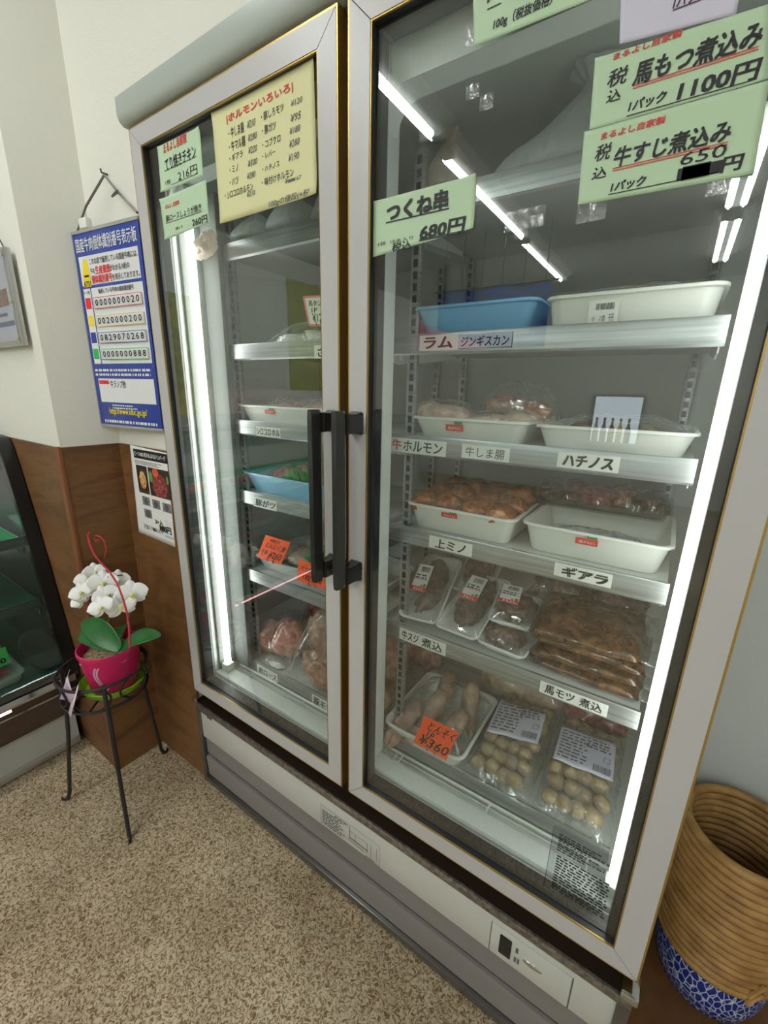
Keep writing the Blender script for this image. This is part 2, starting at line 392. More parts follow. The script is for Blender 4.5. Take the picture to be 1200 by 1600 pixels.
class Fr:
    """a flat surface: 2-D (u, v) to 3-D, lifted by h along its normal"""
    def __init__(s, O, U, V): s.O = Vector(O); s.U = Vector(U).normalized(); s.V = Vector(V).normalized(); s.N = s.U.cross(s.V)
    def __call__(s, u, v, h=0): return s.O + s.U * u + s.V * v + s.N * h
def FY(y): return Fr((0, y, 0), (1, 0, 0), (0, 0, 1))
def marks(parent, name, items, m, fr, h=.0009, split=False):
    """items: ('t',string,x0,y0,x1,y1,bold[,shear]) | ('r',x0,y0,x1,y1) | ('p',[pts]) | ('l',x0,y0,x1,y1,width); each line of text is a part of its own"""
    rest = []; out = None
    for it in items:
        if it[0] == 't' or split: out = marks_mesh(parent, name, [it], m, fr, h)
        else: rest.append(it)
    if rest: out = marks_mesh(parent, name if len(rest) == len(items) else ('underline' if all(i[0] == 'l' for i in rest) else 'print'), rest, m, fr, h)
    return out
def marks_mesh(parent, name, items, m, fr, h):
    b = MB(); n = 0
    for it in items:
        if it[0] == 't':
            s, x0, y0, x1, y1, bold = it[1:7]; sh = it[7] if len(it) > 7 else 0
            vs, fs = glyphs(s, bold)
            V = [b.bm.verts.new(fr(x0 + a * (x1 - x0) + sh * c * (y1 - y0), y0 + c * (y1 - y0), h + q * .00004)) for a, c, q in vs]
            for f in fs:
                try: b.bm.faces.new([V[i] for i in f])
                except ValueError: pass
        elif it[0] == 'r':
            x0, y0, x1, y1 = it[1:5]; b.poly([fr(x0, y0, h), fr(x1, y0, h), fr(x1, y1, h), fr(x0, y1, h)])
        elif it[0] == 'p': b.poly([fr(p[0], p[1], h) for p in it[1]])
        elif it[0] == 'l':
            x0, y0, x1, y1, wd = it[1:6]; d = Vector((x1 - x0, y1 - y0)).normalized(); nn = Vector((-d.y, d.x)) * wd / 2
            b.poly([fr(x0 + nn.x, y0 + nn.y, h), fr(x0 - nn.x, y0 - nn.y, h), fr(x1 - nn.x, y1 - nn.y, h), fr(x1 + nn.x, y1 + nn.y, h)])
    bm = b.bm
    me = bpy.data.meshes.new(name); bm.to_mesh(me); bm.free(); me.materials.append(m)
    o = bpy.data.objects.new(name, me); COL.objects.link(o); attach(o, parent); return o
def fineprint(x0, y0, x1, y1, rows, seed=0, fill=.55, ragged=.3):
    """rows of illegibly small print as short dashes"""
    r = random.Random(seed); out = []; dh = (y1 - y0) / rows
    for k in range(rows):
        yb = y1 - (k + 1) * dh; x = x0; xe = x1 - (x1 - x0) * r.random() * ragged
        while x < xe:
            wd = dh * r.uniform(.5, 1.6)
            out.append(('r', x, yb, min(x + wd, xe), yb + dh * fill)); x += wd + dh * r.uniform(.2, .6)
    return out
def barcode(x0, y0, x1, y1, seed=1):
    r = random.Random(seed); out = []; x = x0
    while x < x1:
        wd = (x1 - x0) * r.uniform(.015, .05); out.append(('r', x, y0, min(x + wd, x1), y1)); x += wd + (x1 - x0) * r.uniform(.015, .04)
    return out
def TP(s, a, c, y, bold, shear=0):
    """text whose top-left / bottom-right corners were read in the photo, on the plane y"""
    p = at(a[0], a[1], y=y); q = at(c[0], c[1], y=y)
    return ('t', s, p.x, q.z, q.x, p.z, bold, shear)
def LP(a, c, y, wd):
    p = at(a[0], a[1], y=y); q = at(c[0], c[1], y=y); zz = (p.z + q.z) / 2
    return ('l', p.x, zz, q.x, zz, wd)
# ------------------------------------------------------------------ the room
structure(MB().box(-2.3, 1.95, -5.5, .72, -.05, 0).build('floor', M['floor']))
structure(MB().box(-2.3, 1.95, -5.5, .72, 2.5, 2.55).build('ceiling', M['ceil']))
b = MB(); b.box(-.275, -.004, .015, .72, 0, 2.5); b.box(-.004, 1.206, .015, .72, 1.85, 2.5); b.box(-.004, 1.206, .70, .72, 0, 1.85)
structure(b.build('wall_back', M['wall']))
structure(MB().box(1.206, 1.95, .40, .72, 0, 2.5).build('wall_niche', M['wall2']))
structure(MB().box(-2.3, -.275, -.14, .72, 0, 2.5, .002).build('wall_pillar', M['wall']))
structure(MB().box(-2.35, -2.3, -5.5, .72, 0, 2.5).build('wall_left', M['wall']))
structure(MB().box(1.95, 2.0, -5.5, .72, 0, 2.5).build('wall_right', M['wall']))
b = MB(); b.box(-2.3, .2, -5.55, -5.5, 0, 2.5); b.box(.75, 1.95, -5.55, -5.5, 0, 2.5); b.box(.2, .75, -5.55, -5.5, 0, .68); b.box(.2, .75, -5.55, -5.5, 1.27, 2.5)
structure(b.build('wall_front', M['wall']))
wn = structure(MB().frame((.18, .77, .66, 1.29), (.215, .735, .695, 1.255), -5.5, -5.47).build('window_1', M['silver']))
MB().box(.2, .75, -5.56, -5.555, .68, 1.27).build('window_daylight', M['sky'], wn)
# brown wooden wainscot around the recess, with edge strips
structure(MB().box(-2.3, -.272, -.147, -.14, 0, 1.092).build('trim_1', M['wood']))
structure(MB().box(-.275, -.268, -.1385, .008, 0, 1.092).build('trim_2', M['wood']))
structure(MB().box(-.268, -.004, .008, .015, 0, 1.092).build('trim_3', M['wood']))
structure(MB().box(-.290, -.266, -.150, -.1385, 0, 1.094, .002).build('trim_4', M['woodedge']))

# ------------------------------------------------------------------ the refrigerator
FR = thing('display_refrigerator', 'tall white and gold two-door glass display refrigerator full of meat, set in the wall', 'refrigerator', (.6, .3, 0))
SH = [1.59, 1.36, 1.17, .975, .735, .42]
b = MB()
b.box(.004, .036, .055, .69, .30, 1.80); b.box(1.164, 1.196, .055, .69, .30, 1.80)
b.box(.036, 1.164, .055, .10, 1.705, 1.80); b.box(.036, 1.164, .10, .69, 1.78, 1.80); b.box(.036, 1.164, .055, .69, .30, .372)
b.box(.036, 1.164, .055, .098, .372, .404, .003); b.box(.036, 1.164, .56, .69, .372, 1.78)
b.box(.566, .634, .055, .11, .404, 1.705, .005)
for cx, sx in ((.036, 1), (.566, -1), (.634, 1), (1.164, -1)):
    r = .045; pts = [(cx, 1.705), (cx, 1.705 - r)] + [(cx + sx * r * (1 - math.cos(t * PI / 16)), 1.705 - r + r * math.sin(t * PI / 16)) for t in range(1, 9)]
    b.prism(pts, 'y', .055, .10)
b.build('cabinet_shell', M['liner'], FR)
MB().box(.04, 1.16, .552, .559, .38, 1.775).build('back_panel', M['linerb'], FR)
b = MB(); b.box(.583, .617, .035, .054, .34, 1.80); b.box(.004, 1.196, .003, .054, .296, .309); b.box(.004, 1.196, .035, .054, .309, .356); b.box(.004, 1.196, .02, .054, 1.79, 1.80)
b.build('door_gap_shade', M['bronze_dark'], FR)  # dark boxes put the shade of the door gaps into the colour
# header
b = MB(); b.loft([[(x, y, z) for y, z in ((.05, 1.852), (-.010, 1.852), (-.014, 1.848), (-.014, 1.816), (-.010, 1.806), (-.002, 1.8), (.05, 1.8))] for x in (-.014, 1.214)])
b.build('header_panel', M['header'], FR)
# base
MB().box(.002, 1.2, -.004, .003, .293, .312, .001).build('galvanised_rail', M['galv'], FR)
bw = MB().box(.012, 1.186, .002, .05, .188, .2955, .001).build('base_panel', M['basew'], FR)
b = MB()
b.loft([[(x, y, z) for y, z in ((.008, .186), (.008, .122), (.018, .116), (.05, .116), (.05, .186))] for x in (.022, 1.176)])
b.loft([[(x, y, z) for y, z in ((.004, .112), (.002, .104), (.006, .034), (.05, .034), (.05, .112))] for x in (.022, 1.176)])
b.build('louvre_panel', M['baseg'], FR)
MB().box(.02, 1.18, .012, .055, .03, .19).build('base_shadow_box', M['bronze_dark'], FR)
b = MB(); b.box(.006, 1.194, -.004, .05, .008, .03, .003); b.box(.004, .020, -.003, .05, .008, .297); b.box(1.18, 1.2, -.003, .05, .008, .297)
b.build('base_trim', M['steel'], FR)
MB().box(.02, 1.18, .02, .69, 0, .30).build('plinth', M['bronze_dark'], FR)
MB().box(-.01, .012, -.006, .03, .314, .328, .002).build('corner_clip', M['chrome'], FR)
o = MB().box(1.180, 1.207, -.010, .03, .316, .334, .004).build('corner_clip', M['chrome'], FR)
f0 = FY(.002)
marks(bw, 'instruction_label', [('l', .52, .190, .70, .190, .001), ('l', .52, .255, .70, .255, .001), ('l', .52, .19, .52, .255, .001), ('l', .70, .19, .70, .255, .001)]
      + fineprint(.525, .198, .60, .246, 7, 3) + [('l', .612, .215, .612, .25, .0015), ('l', .612, .215, .665, .213, .003), ('l', .605, .208, .655, .203, .002), ('l', .665, .205, .665, .236, .0015), ('l', .612, .236, .665, .236, .001), ('l', .676, .198, .676, .24, .001), ('l', .692, .198, .692, .24, .001), ('l', .63, .215, .63, .236, .001)]
      + fineprint(.565, .246, .615, .253, 1, 5) + fineprint(.66, .193, .695, .198, 1, 6), M['inkgrey'], f0)
marks(bw, 'maker_badge', [('r', .022, .281, .075, .288), ('r', .05, .275, .075, .281)], M['inkgrey'], f0)
sp = MB().box(.968, 1.113, -.001, .002, .193, .271, .0008).build('switch_plate', M['basew'], bw)
marks(bw, 'plate_outline', [('l', .966, .191, .966, .272, .0012), ('l', 1.115, .191, 1.115, .272, .0018), ('l', .966, .1915, 1.115, .1915, .0018)], M['inkgrey'], f0)
MB().box(.985, 1.008, -.0025, .0, .208, .258, .002).build('switch', M['black'], bw)
marks(bw, 'switch_marks', [('r', 1.016, .238, 1.021, .252), ('r', 1.015, .212, 1.019, .226), ('r', 1.021, .212, 1.025, .226)], M['inkgrey'], FY(-.001))
MB().blob((1.048, -.001, .232), (.018, .002, .006), 0).build('chrome_emblem', M['chrome'], bw)
# doors
def door(x0, x1, hx, side):
    z0, z1, s = .356, 1.795, .040
    d = MB().frame((x0 + .003, x1 - .003, z0 + .003, z1 - .003), (x0 + s, x1 - s, z0 + s, z1 - s), 0, .05, .0008).build('door', M['frame'], FR)
    b = MB().frame((x0, x1, z0, z1), (x0 + .003, x1 - .003, z0 + .003, z1 - .003), .0005, .05)
    b.frame((x0 + s, x1 - s, z0 + s, z1 - s), (x0 + s + .002, x1 - s - .002, z0 + s + .002, z1 - s - .002), .001, .004)
    b.build('gold_trim', M['gold'], d)
    i = s + .001
    b = MB().frame((x0 + i, x1 - i, z0 + i, z1 - i), (x0 + i + .003, x1 - i - .014, z0 + i + .003, z1 - i - .005), .0145, .024)
    b.frame((x0 + s, x1 - s, z0 + s, z1 - s), (x0 + s + .002, x1 - s - .002, z0 + s + .002, z1 - s - .002), .0042, .0145)
    b.frame((x0 + .01, x1 - .01, z0 + .01, z1 - .01), (x0 + i + .002, x1 - i - .013, z0 + i + .002, z1 - i - .004), .024, .044)
    b.build('inner_frame', M['jamb'], d)
    MB().box(x0 + i, x1 - i, .0105, .0140, z0 + i, z1 - i).build('glass_pane', M['glass'], d)
    # handle: faceted dark bar on two feet
    b = MB(); w = .0115
    def ring(z, k): return [(hx + a * w * k, -.048 + c * .011, z) for a, c in ((-1, .4), (-.45, -1), (.45, -1), (1, .4), (.7, 1), (-.7, 1))]
    b.loft([ring(.902, .7), ring(.914, 1), ring(1.214, 1), ring(1.226, .7)])
    b.build('handle', M['handle'], d)
    for zc, sg in ((.924, -1), (1.204, 1)):
        bb = MB(); bb.loft([[(hx + .003 + a * .012, -.040, zc + c * .017) for a, c in ((-1, -1), (1, -1), (1, 1), (-1, 1))], [(hx + .004 + a * .013, -.014, zc + c * .016) for a, c in ((-1, -1), (1, -1), (1, 1), (-1, 1))], [(hx + .005 + a * .015, .0, zc + c * .021) for a, c in ((-1, -1), (1, -1), (1, 1), (-1, 1))]])
        bmesh.ops.bevel(bb.bm, geom=list(bb.bm.edges), offset=.003, segments=2, affect='EDGES')
        bb.build('handle_foot', M['handle'], d)
    for zc in (.915, 1.205):
        MB().box(hx + .016, hx + .024, -.003, .0, zc - .015, zc + .015, .002).build('handle_bracket', M['silver'], d)
    return d
DL = door(0, .590, .571, -1); DR = door(.609, 1.2, .626, 1)
# shelves
for si, (xa, xb) in enumerate(((.068, .590), (.610, 1.132))):
    for z in SH:
        s = MB().box(xa + .002, xb - .002, .148, .50, z - .014, z, .002).build('shelf', M['shelf'], FR)
        b = MB(); b.loft([[(x, y, zz) for y, zz in ((.150, z + .006), (.144, z + .006), (.1425, z + .003), (.1425, z - .029), (.146, z - .033), (.150, z - .030), (.1465, z - .026), (.1465, z + .001))] for x in (xa, xb)])
        b.build('price_rail', M['alu'], s)
        for x in (xa + .004, xb - .006):
            b = MB(); b.prism([(.16, z - .014), (.16, z - .040), (.20, z - .046), (.42, z - .022), (.42, z - .014)], 'x', x, x + .002)
            b.build('bracket', M['white'], s)
def standard(x, y):
    o = MB().box(x - .010, x + .010, y, y + .012, .42, 1.68, .001).build('shelf_standard', M['alu'], FR)
    b = MB()
    for k in range(60):
        z = .44 + k * .0205; b.box(x - .0045, x + .0045, y - .0006, y + .004, z, z + .013)
    b.build('slot_holes', M['black'], o)
for x, y in ((.098, .165), (.640, .165), (.09, .538), (.50, .538), (.585, .538), (1.108, .538)): standard(x, y)
b = MB()
for k in range(7): b.tube([(.05, .106 + k * .005, .385), (1.15, .106 + k * .005, .385)], .0012, 6) if k % 2 == 0 else None
for x in (.11, .125, .34, .63, .66, .675, .9, 1.1): b.tube([(x, .102, .386), (x, .142, .386)], .0022, 6)
b.tube([(.05, .104, .388), (1.15, .104, .388)], .003, 8); b.tube([(.05, .137, .388), (1.15, .137, .388)], .003, 8)
b.build('drain_grille', M['white'], FR)
# lamps inside
for xc, xw0, xw1 in ((.061, .038, .085), (1.1445, 1.163, 1.1635)):
    o = MB().tube([(xc, .084, .425), (xc, .084, 1.675)], .010, 14).build('lamp_tube', M['tube'], FR)
    for za, zb in ((.404, .43), (1.67, 1.704)):
        MB().box(xc - .014, xc + .014, .070, .098, za, zb, .003).build('lamp_holder', M['white'], o)
    b = MB()
    if xc < .5: b.box(.0385, .106, .126, .140, .405, 1.70, .002); b.box(.0385, .0435, .068, .126, .405, 1.70, .001)  # backing plate, plus a side plate added to keep tube glow off the reveal
    else: b.box(1.1605, 1.1635, .072, .15, .405, 1.66)
    b.build('lamp_backing_shield', M['lampgrey'], o)
# ------------------------------------------------------------------ paper signs on the glass
GY = .0098
def sheet(name, label, cat, quad, m, y, group=None, curl=(0, 0, 0, 0), wav=.0002, th=.0004):
    """paper held at y; quad = TL, TR, BR, BL photo readings; curl lifts each corner"""
    P = [at(u, v, y=y) for u, v in quad]
    b = MB(); sd = rnd.random() * 50
    def f(s, t, off=0):
        p = P[3].lerp(P[2], s).lerp(P[0].lerp(P[1], s), t)
        e = max(abs(s - .5), abs(t - .5)) * 2; k = max(0, (e - .82) / .18)
        lift = 0
        for (cs, ct), c in zip(((0, 1), (1, 1), (1, 0), (0, 0)), curl):
            d = math.hypot(s - cs, t - ct); lift += c * max(0, 1 - d / .16) ** 2
        return (p.x, p.y - lift - k * wav * (1 + noise.noise(Vector((s * 4 + sd, t * 4, 0)))) - off, p.z)
    b.grid(lambda s, t: f(s, t), 24, 16)
    o = b.build(name, m, None, 180); md = o.modifiers.new('thickness', 'SOLIDIFY'); md.thickness = th; md.offset = 0
    return tag(o, label, cat, group)
SF = FY(GY)
def Z3(x0, y0, k): return lambda x, y: (x0 + x / k, y0 + y / k)
GS = 'paper price signs taped to the glass doors'
# つくね串
q = Z3(500, 0, 3)
s = sheet('price_sign', 'green paper sign taped to the right door reading つくね串 680円', 'sign', [(584, 315), (745, 272), (740, 357), (583, 402)], M['ptgreen'], GY, GS, (.001, .004, .002, .0))
marks(s, 'lettering', [TP('つくね串', q(318, 958), q(597, 978), GY, .05), TP('680円', q(470, 1060), q(672, 1090), GY, .035, .12), LP(q(310, 1046), q(606, 977), GY, .0018), LP(q(465, 1130), q(690, 1086), GY, .0016), LP(q(466, 1123), q(690, 1079), GY, .001),
      TP('1袋  10本入り', q(274, 1137), q(438, 1124), GY, 0), TP('税込', q(337, 1143), q(424, 1166), GY, .02, .2)], M['ink'], SF)
# left door, two small green
q = Z3(200, 60, 3.529)
s = sheet('price_sign', 'small green paper sign reading てり焼きチキン 216円, upper one beside the yellow list', 'sign', [(246, 230), (312, 198), (318, 275), (252, 301)], M['ptgreen'], GY, GS, (.001, .003, .0, .002))
marks(s, 'lettering', [TP('てり焼きチキン', q(203, 665), q(378, 660), GY, .012), TP('216円', q(275, 738), q(385, 746), GY, .0), TP('1枚', q(207, 785), q(238, 800), GY, 0), LP(q(203, 722), q(380, 662), GY, .001), LP(q(238, 800), q(388, 754), GY, .0008)], M['ink'], SF)
marks(s, 'red_lettering', [TP('まるよし自家製', q(195, 585), q(326, 575), GY, .02)], M['inkred'], SF)
s = sheet('price_sign', 'small green paper sign reading 豚ロースしょうが焼き 260円, lower one under the chicken sign', 'sign', [(250, 312), (322, 281), (327, 348), (258, 375)], M['ptgreen'], GY, GS, (.002, .0, .0, .002))
marks(s, 'lettering', [TP('豚ロースしょうが焼き', q(210, 978), q(407, 950), GY, .006), TP('260円', q(355, 998), q(440, 1014), GY, .02), TP('2枚入り', q(262, 1042), q(304, 1046), GY, .01), LP(q(211, 1022), q(408, 955), GY, .001)], M['ink'], SF)
marks(s, 'red_lettering', [TP('まるよし自家製', q(207, 920), q(285, 915), GY, .02)], M['inkred'], SF)
# yellow list
s = sheet('price_list', 'large yellow handwritten list of offal prices headed ホルモンいろいろ on the left door', 'sign', [(331, 177), (490, 87), (496, 303), (345, 350)], M['ptyellow'], GY, GS, (.002, .001, .003, .002), .0002)
marks(s, 'red_lettering', [TP('|ホルモンいろいろ|', q(545, 425), q(910, 298), GY, .025)], M['inkred'], SF)
it = []
for t, a, c in [('・牛しま腸', (555, 500), (642, 518)), ('・牛マル腸', (557, 575), (650, 592)), ('・ギアラ', (560, 645), (635, 654)), ('・ミノ', (562, 710), (610, 730)), ('・ハツ', (562, 778), (612, 800)), ('・シロコロホルモン', (535, 852), (692, 836)),
               ('・豚しろモツ', (735, 415), (860, 402)), ('・豚ガツ', (740, 488), (818, 503)), ('・コブクロ', (742, 567), (843, 570)), ('・レバー', (742, 636), (815, 640)), ('・ハチノス', (742, 710), (838, 706)), ('・味付けホルモン', (740, 775), (915, 760))]:
    it.append(TP(t, q(*a), q(*c), GY, .007))
marks(s, 'lettering', it, M['ink'], SF)
it = []
for t, a, c in [('¥210', (655, 460), (702, 482)), ('¥280', (660, 535), (710, 553)), ('¥220', (662, 605), (712, 622)), ('¥500', (660, 678), (713, 694)), ('¥280', (655, 747), (703, 764)), ('¥210', (655, 850), (702, 864)),
               ('¥120', (897, 348), (960, 352)), ('¥95', (895, 425), (952, 442)), ('¥180', (890, 498), (948, 512)), ('¥280', (887, 568), (945, 586)), ('¥190', (883, 645), (942, 664)), ('¥', (865, 775), (882, 800)), ('167', (920, 765), (955, 775)), ('100gの値段(+税)', (775, 898), (1008, 870))]:
    it.append(TP(t, q(*a), q(*c), GY, .004, .25))
p0 = at(*q(884, 785), y=GY); p1 = at(*q(922, 785), y=GY); it.append(('r', p0.x, p0.z - .003, p1.x, p0.z + .001))
marks(s, 'price_lettering', it, M['inkgrey'], SF)
# top of the right door
q = Z3(850, 0, 3.4286); q3 = Z3(500, 0, 3)
s = sheet('price_sign', 'pale green sign with 100g（税抜価格） at the top edge of the right door', 'sign', [(738, -60), (945, -115), (942, -8), (741, 73)], M['ptgreen'], GY, GS, (.0, .0, .001, .002))
marks(s, 'lettering', [TP('100g（税抜価格）', q3(815, 92), q3(1085, 30), GY, .02, .1), TP('ラム', q3(785, -70), q3(845, -12), GY, .04), LP(q3(785, 48), q3(850, 15), GY, .0012)], M['ink'], SF)
s = sheet('price_sign', 'lavender white paper sign at the top right of the right door', 'sign', [(972, -60), (1180, -120), (1150, 22), (968, 70)], M['ptlav'], GY, GS, (0, 0, 0, .001))
marks(s, 'lettering', [TP('1パック', q(700, -20), q(860, -10), GY, .03, .1), LP(q(690, 52), q(860, 0), GY, .001)], M['inkpurple'], SF)
# two big green signs
def bigsign(label, quad, red, main, line, black, hand, sub, subline, scrib=None):
    s = sheet('price_sign', label, 'sign', quad, M['ptgreen'], GY, GS, (.001, .0, .002, .002))
    it = [TP(main[0], q(*main[1]), q(*main[2]), GY, .03, .12)] + [TP(t, q(*a), q(*c), GY, bo, .1) for t, a, c, bo in black] + [TP(t, q(*a), q(*c), GY, .012, .15) for t, a, c in hand] + [TP(sub[0], q(*sub[1]), q(*sub[2]), GY, .03, .15)]
    it.append(LP(q(*subline[0]), q(*subline[1]), GY, .0009))
    if scrib:
        a, c = at(*q(*scrib[0]), y=GY), at(*q(*scrib[1]), y=GY); it.append(('r', a.x, a.z - .0135, c.x, a.z - .0025))
        it.append(('r', a.x + .004, a.z - .0142, c.x - .01, a.z - .0015))
    marks(s, 'lettering', it, M['ink'], SF)
    l = LP(q(*line[0]), q(*line[1]), GY, .0009); l2 = list(l); l2[2] -= .0022; l2[4] -= .0022
    marks(s, 'red_lettering', [TP('まるよし自家製', q(*red[0]), q(*red[1]), GY, .022, .1), l, tuple(l2)], M['inkred'], SF)
bigsign('large green sign reading 馬もつ煮込み 1100円 on the right door', [(930, 92), (1203, 6), (1200, 124), (921, 204)], ((375, 290), (735, 198)), ('馬もつ煮込み', (490, 340), (1150, 250)), ((478, 462), (1150, 252)),
        [('1100円', (728, 445), (1135, 425), .03)], [('税', (345, 385), (435, 445)), ('込', (340, 492), (405, 535))], ('1パック', (458, 545), (643, 548)), ((445, 605), (1165, 440)))
bigsign('large green sign reading 牛すじ煮込み 650円 with the old price blacked out', [(913, 207), (1203, 125), (1178, 272), (903, 321)], ((308, 715), (645, 662)), ('牛すじ煮込み', (380, 798), (985, 755)), ((368, 903), (985, 765)),
        [('円', (960, 848), (1047, 908), .03), ('650', (735, 825), (968, 838), .0)], [('税', (278, 785), (348, 852)), ('込', (262, 905), (330, 950))], ('1パック', (362, 980), (535, 995)), ((345, 1040), (930, 930)), ((722, 893), (950, 910)))
# transparent notice at the lower right of the right door
x0, x1, z0, z1 = 1.043, 1.147, .424, .566
s = tag(MB().box(x0, x1, .0098, .0102, z0, z1).build('notice_sticker', M['clear']), 'clear notice sticker with dense black print, low on the right door glass', 'sticker')
F1 = FY(.0097)
marks(s, 'fine_print', fineprint(x0 + .012, z0 + .008, x1 - .008, z0 + .088, 13, 11, .5, .1) + fineprint(x0 + .010, z0 + .095, x1 - .01, z1 - .008, 8, 12, .5, .5) + [('l', x0, z0, x0, z1, .0007)], M['ink'], F1)

for u0, v0, u1, v1, lb in ((905, 305, 945, 342, 'scrap of clear tape under the left corner of the 牛すじ sign'), (1110, 268, 1145, 300, 'scrap of clear tape under the right corner of the 牛すじ sign'), (790, 332, 850, 352, 'long scrap of clear tape right of the つくね sign'), (728, 135, 748, 150, 'small scrap of clear tape above the tan bag'), (750, 150, 770, 168, 'small scrap of clear tape between the two top bags'),
                           (600, 868, 640, 885, 'scrap of clear tape low on the right door near its handle'), (726, 40, 742, 68, 'scrap of clear tape left of the top green sign')):
    p, c_ = at(u0, v0, y=.0098), at(u1, v1, y=.0098)
    tag(MB().box(min(p.x, c_.x), max(p.x, c_.x), .0101, .0104, min(p.z, c_.z), max(p.z, c_.z)).build('tape_scrap', M['tape']), lb, 'tape', 'clear tape scraps on the door glass')
# ------------------------------------------------------------------ paper cards on the price rails
CY = .1419
def railcard(texts, quad, label, m='ptwhite', bold=.02, red=None, box=False):
    P = [at(u, v, y=CY) for u, v in quad]
    x0 = (P[0].x + P[3].x) / 2; x1 = (P[1].x + P[2].x) / 2; z1 = (P[0].z + P[1].z) / 2; z0 = (P[2].z + P[3].z) / 2
    o = tag(MB().box(x0, x1, CY, CY + .0005, z0, z1).build('rail_card', M[m]), label, 'card', 'handwritten name cards on the shelf rails')
    wd = x1 - x0; h = z1 - z0; f = FY(CY - .0002)
    it = [('t', t, x0 + a * wd, z0 + .14 * h, x0 + c * wd, z1 - .14 * h, bold, .06) for t, a, c in texts]
    if box: it += [('l', x0 + .001, z0 + .001, x1 - .001, z0 + .001, .0008), ('l', x1 - .001, z0, x1 - .001, z1, .001)]
    marks(o, 'lettering', it, M['ink'], f, .0003)
    if red: marks(o, 'red_lettering', [('t', red[0], x0 + red[1] * wd, z0 + .14 * h, x0 + red[2] * wd, z1 - .1 * h, bold, 0)], M['inkred'], f, .0003)
    return o
railcard([('ラム', .12, .85)], [(655, 527), (716, 519), (716, 546), (656, 549)], 'white rail card handwritten ラム below the blue tray', bold=.03)
railcard([('ジンギスカン', .05, .93)], [(717, 523), (800, 518), (803, 542), (716, 546)], 'lavender rail card handwritten ジンギスカン next to the ラム card', 'ptlav', .015, box=True)
railcard([('ホルモン', .24, .93)], [(610, 683), (697, 690), (697, 713), (612, 706)], 'white rail card reading 牛ホルモン with a red first character', bold=.02, red=('牛', .03, .2))
railcard([('牛しま腸', .08, .9)], [(722, 695), (795, 699), (797, 723), (721, 715)], 'white rail card reading 牛しま腸 on the second shelf rail', bold=.0)
railcard([('ハチノス', .1, .9)], [(872, 706), (969, 714), (967, 739), (870, 730)], 'white rail card reading ハチノス on the second shelf rail', bold=.045)
railcard([('上ミノ', .15, .85)], [(671, 837), (738, 850), (737, 869), (670, 856)], 'white rail card reading 上ミノ on the third shelf rail', bold=.03)
railcard([('ギアラ', .15, .92)], [(868, 879), (957, 898), (955, 921), (864, 897)], 'white rail card with bold ギアラ below the deep empty tray', bold=.06)
railcard([('牛スジ', .06, .42), ('煮込', .5, .92)], [(625, 980), (697, 1006), (696, 1023), (623, 1000)], 'white rail card reading 牛スジ煮込 below the foam packs', bold=.02)
railcard([('馬モツ', .08, .52), ('煮込', .6, .92)], [(845, 1064), (951, 1102), (948, 1121), (842, 1081)], 'white rail card reading 馬モツ煮込 below the stew bags', bold=.02)
railcard([('シロコロ', .02, .6), ('ホル', .66, .97)], [(400, 667), (438, 669), (438, 684), (401, 681)], 'small rail card reading シロコロ on the left section rail', 'ptwhite', .02)
railcard([('豚がツ', .1, .95)], [(395, 776), (432, 783), (432, 799), (397, 791)], 'small rail card reading 豚がツ below the left blue tray', 'ptwhite', .02)
railcard([('ざ', .25, .7)], [(491, 539), (514, 539), (514, 560), (491, 560)], 'rail card with ざ half hidden behind the left door frame', 'ptwhite', .03)
railcard([('肩ロース', .08, .95)], [(402, 1037), (434, 1055), (433, 1067), (402, 1051)], 'rail card on the lowest left rail near the lamp', 'ptwhite', .02)
railcard([('豚モツ', .08, .95)], [(487, 1084), (520, 1101), (520, 1118), (488, 1103)], 'rail card on the lowest left rail near the left door handle side', 'ptwhite', .02)

# orange price cards in clips
def pricecard(quad, y, label, texts, m='orange', lean=.01, border=None):
    P = [at(u, v, y=y) for u, v in quad]          # TL TR BR BL
    O = P[3]; U = P[2] - P[3]; V = P[0] - P[3]; V = Vector((V.x, lean, V.z))
    wd = U.length; h = V.length; f = Fr(O, U, V); f.V = V.normalized(); f.N = f.U.cross(f.V).normalized()
    c = (P[2] + P[3]) / 2
    r = thing('price_card', label, 'card', (c.x, y, c.z), 'bright price cards standing among the meat')
    b = MB(); n = f.N * .0004
    A = [f(0, 0), f(wd, 0), f(wd, h), f(0, h)]
    b.loft([[a - n for a in A], [a + n for a in A]]); b.build('card', M[m], r)
    if border: marks(r, 'border', [('l', 0, 0, wd, 0, .006), ('l', 0, h, wd, h, .006), ('l', .001, 0, .001, h, .006), ('l', wd, 0, wd, h, .006)], M[border], f, .0006)
    marks(r, 'lettering', [('t', t, a * wd, bb * h, cc * wd, d * h, bo, .15) for t, a, bb, cc, d, bo in texts], M['ink'], f, .0008)
    b = MB()
    for s in (.42, .66):
        b.tube([f(wd * s, h * .16, .001), f(wd * s, -.002, .001), f(wd * s, -.004, -.006), f(wd * s, -.004, -.014)], .0011, 6)
    b.build('clip', M['wire'], r)
    return r
pricecard([(411, 837), (447, 848), (439, 883), (402, 870)], .150, 'orange price card reading 260 on the fifth left shelf, by the white foam tray', [('味噌だれ', .25, .78, .65, .92, .01), ('にんにく漬', .15, .5, .92, .74, .01), ('1P ¥260', .12, .14, .9, .42, .012)])
pricecard([(463, 876), (508, 886), (507, 921), (464, 907)], .150, 'orange price card reading 216 beside the left door handle', [('てり焼チキン', .1, .52, .95, .76, .015), ('1枚 216', .2, .14, .88, .44, .012)])
pricecard([(660, 1122), (711, 1141), (697, 1188), (646, 1160)], .118, 'orange price card reading とんそく 360 clipped to the tray of trotters', [('とんそく', .2, .62, .95, .92, .015), ('1P', .25, .4, .45, .6, .015), ('¥360', .1, .1, .95, .42, .012)])
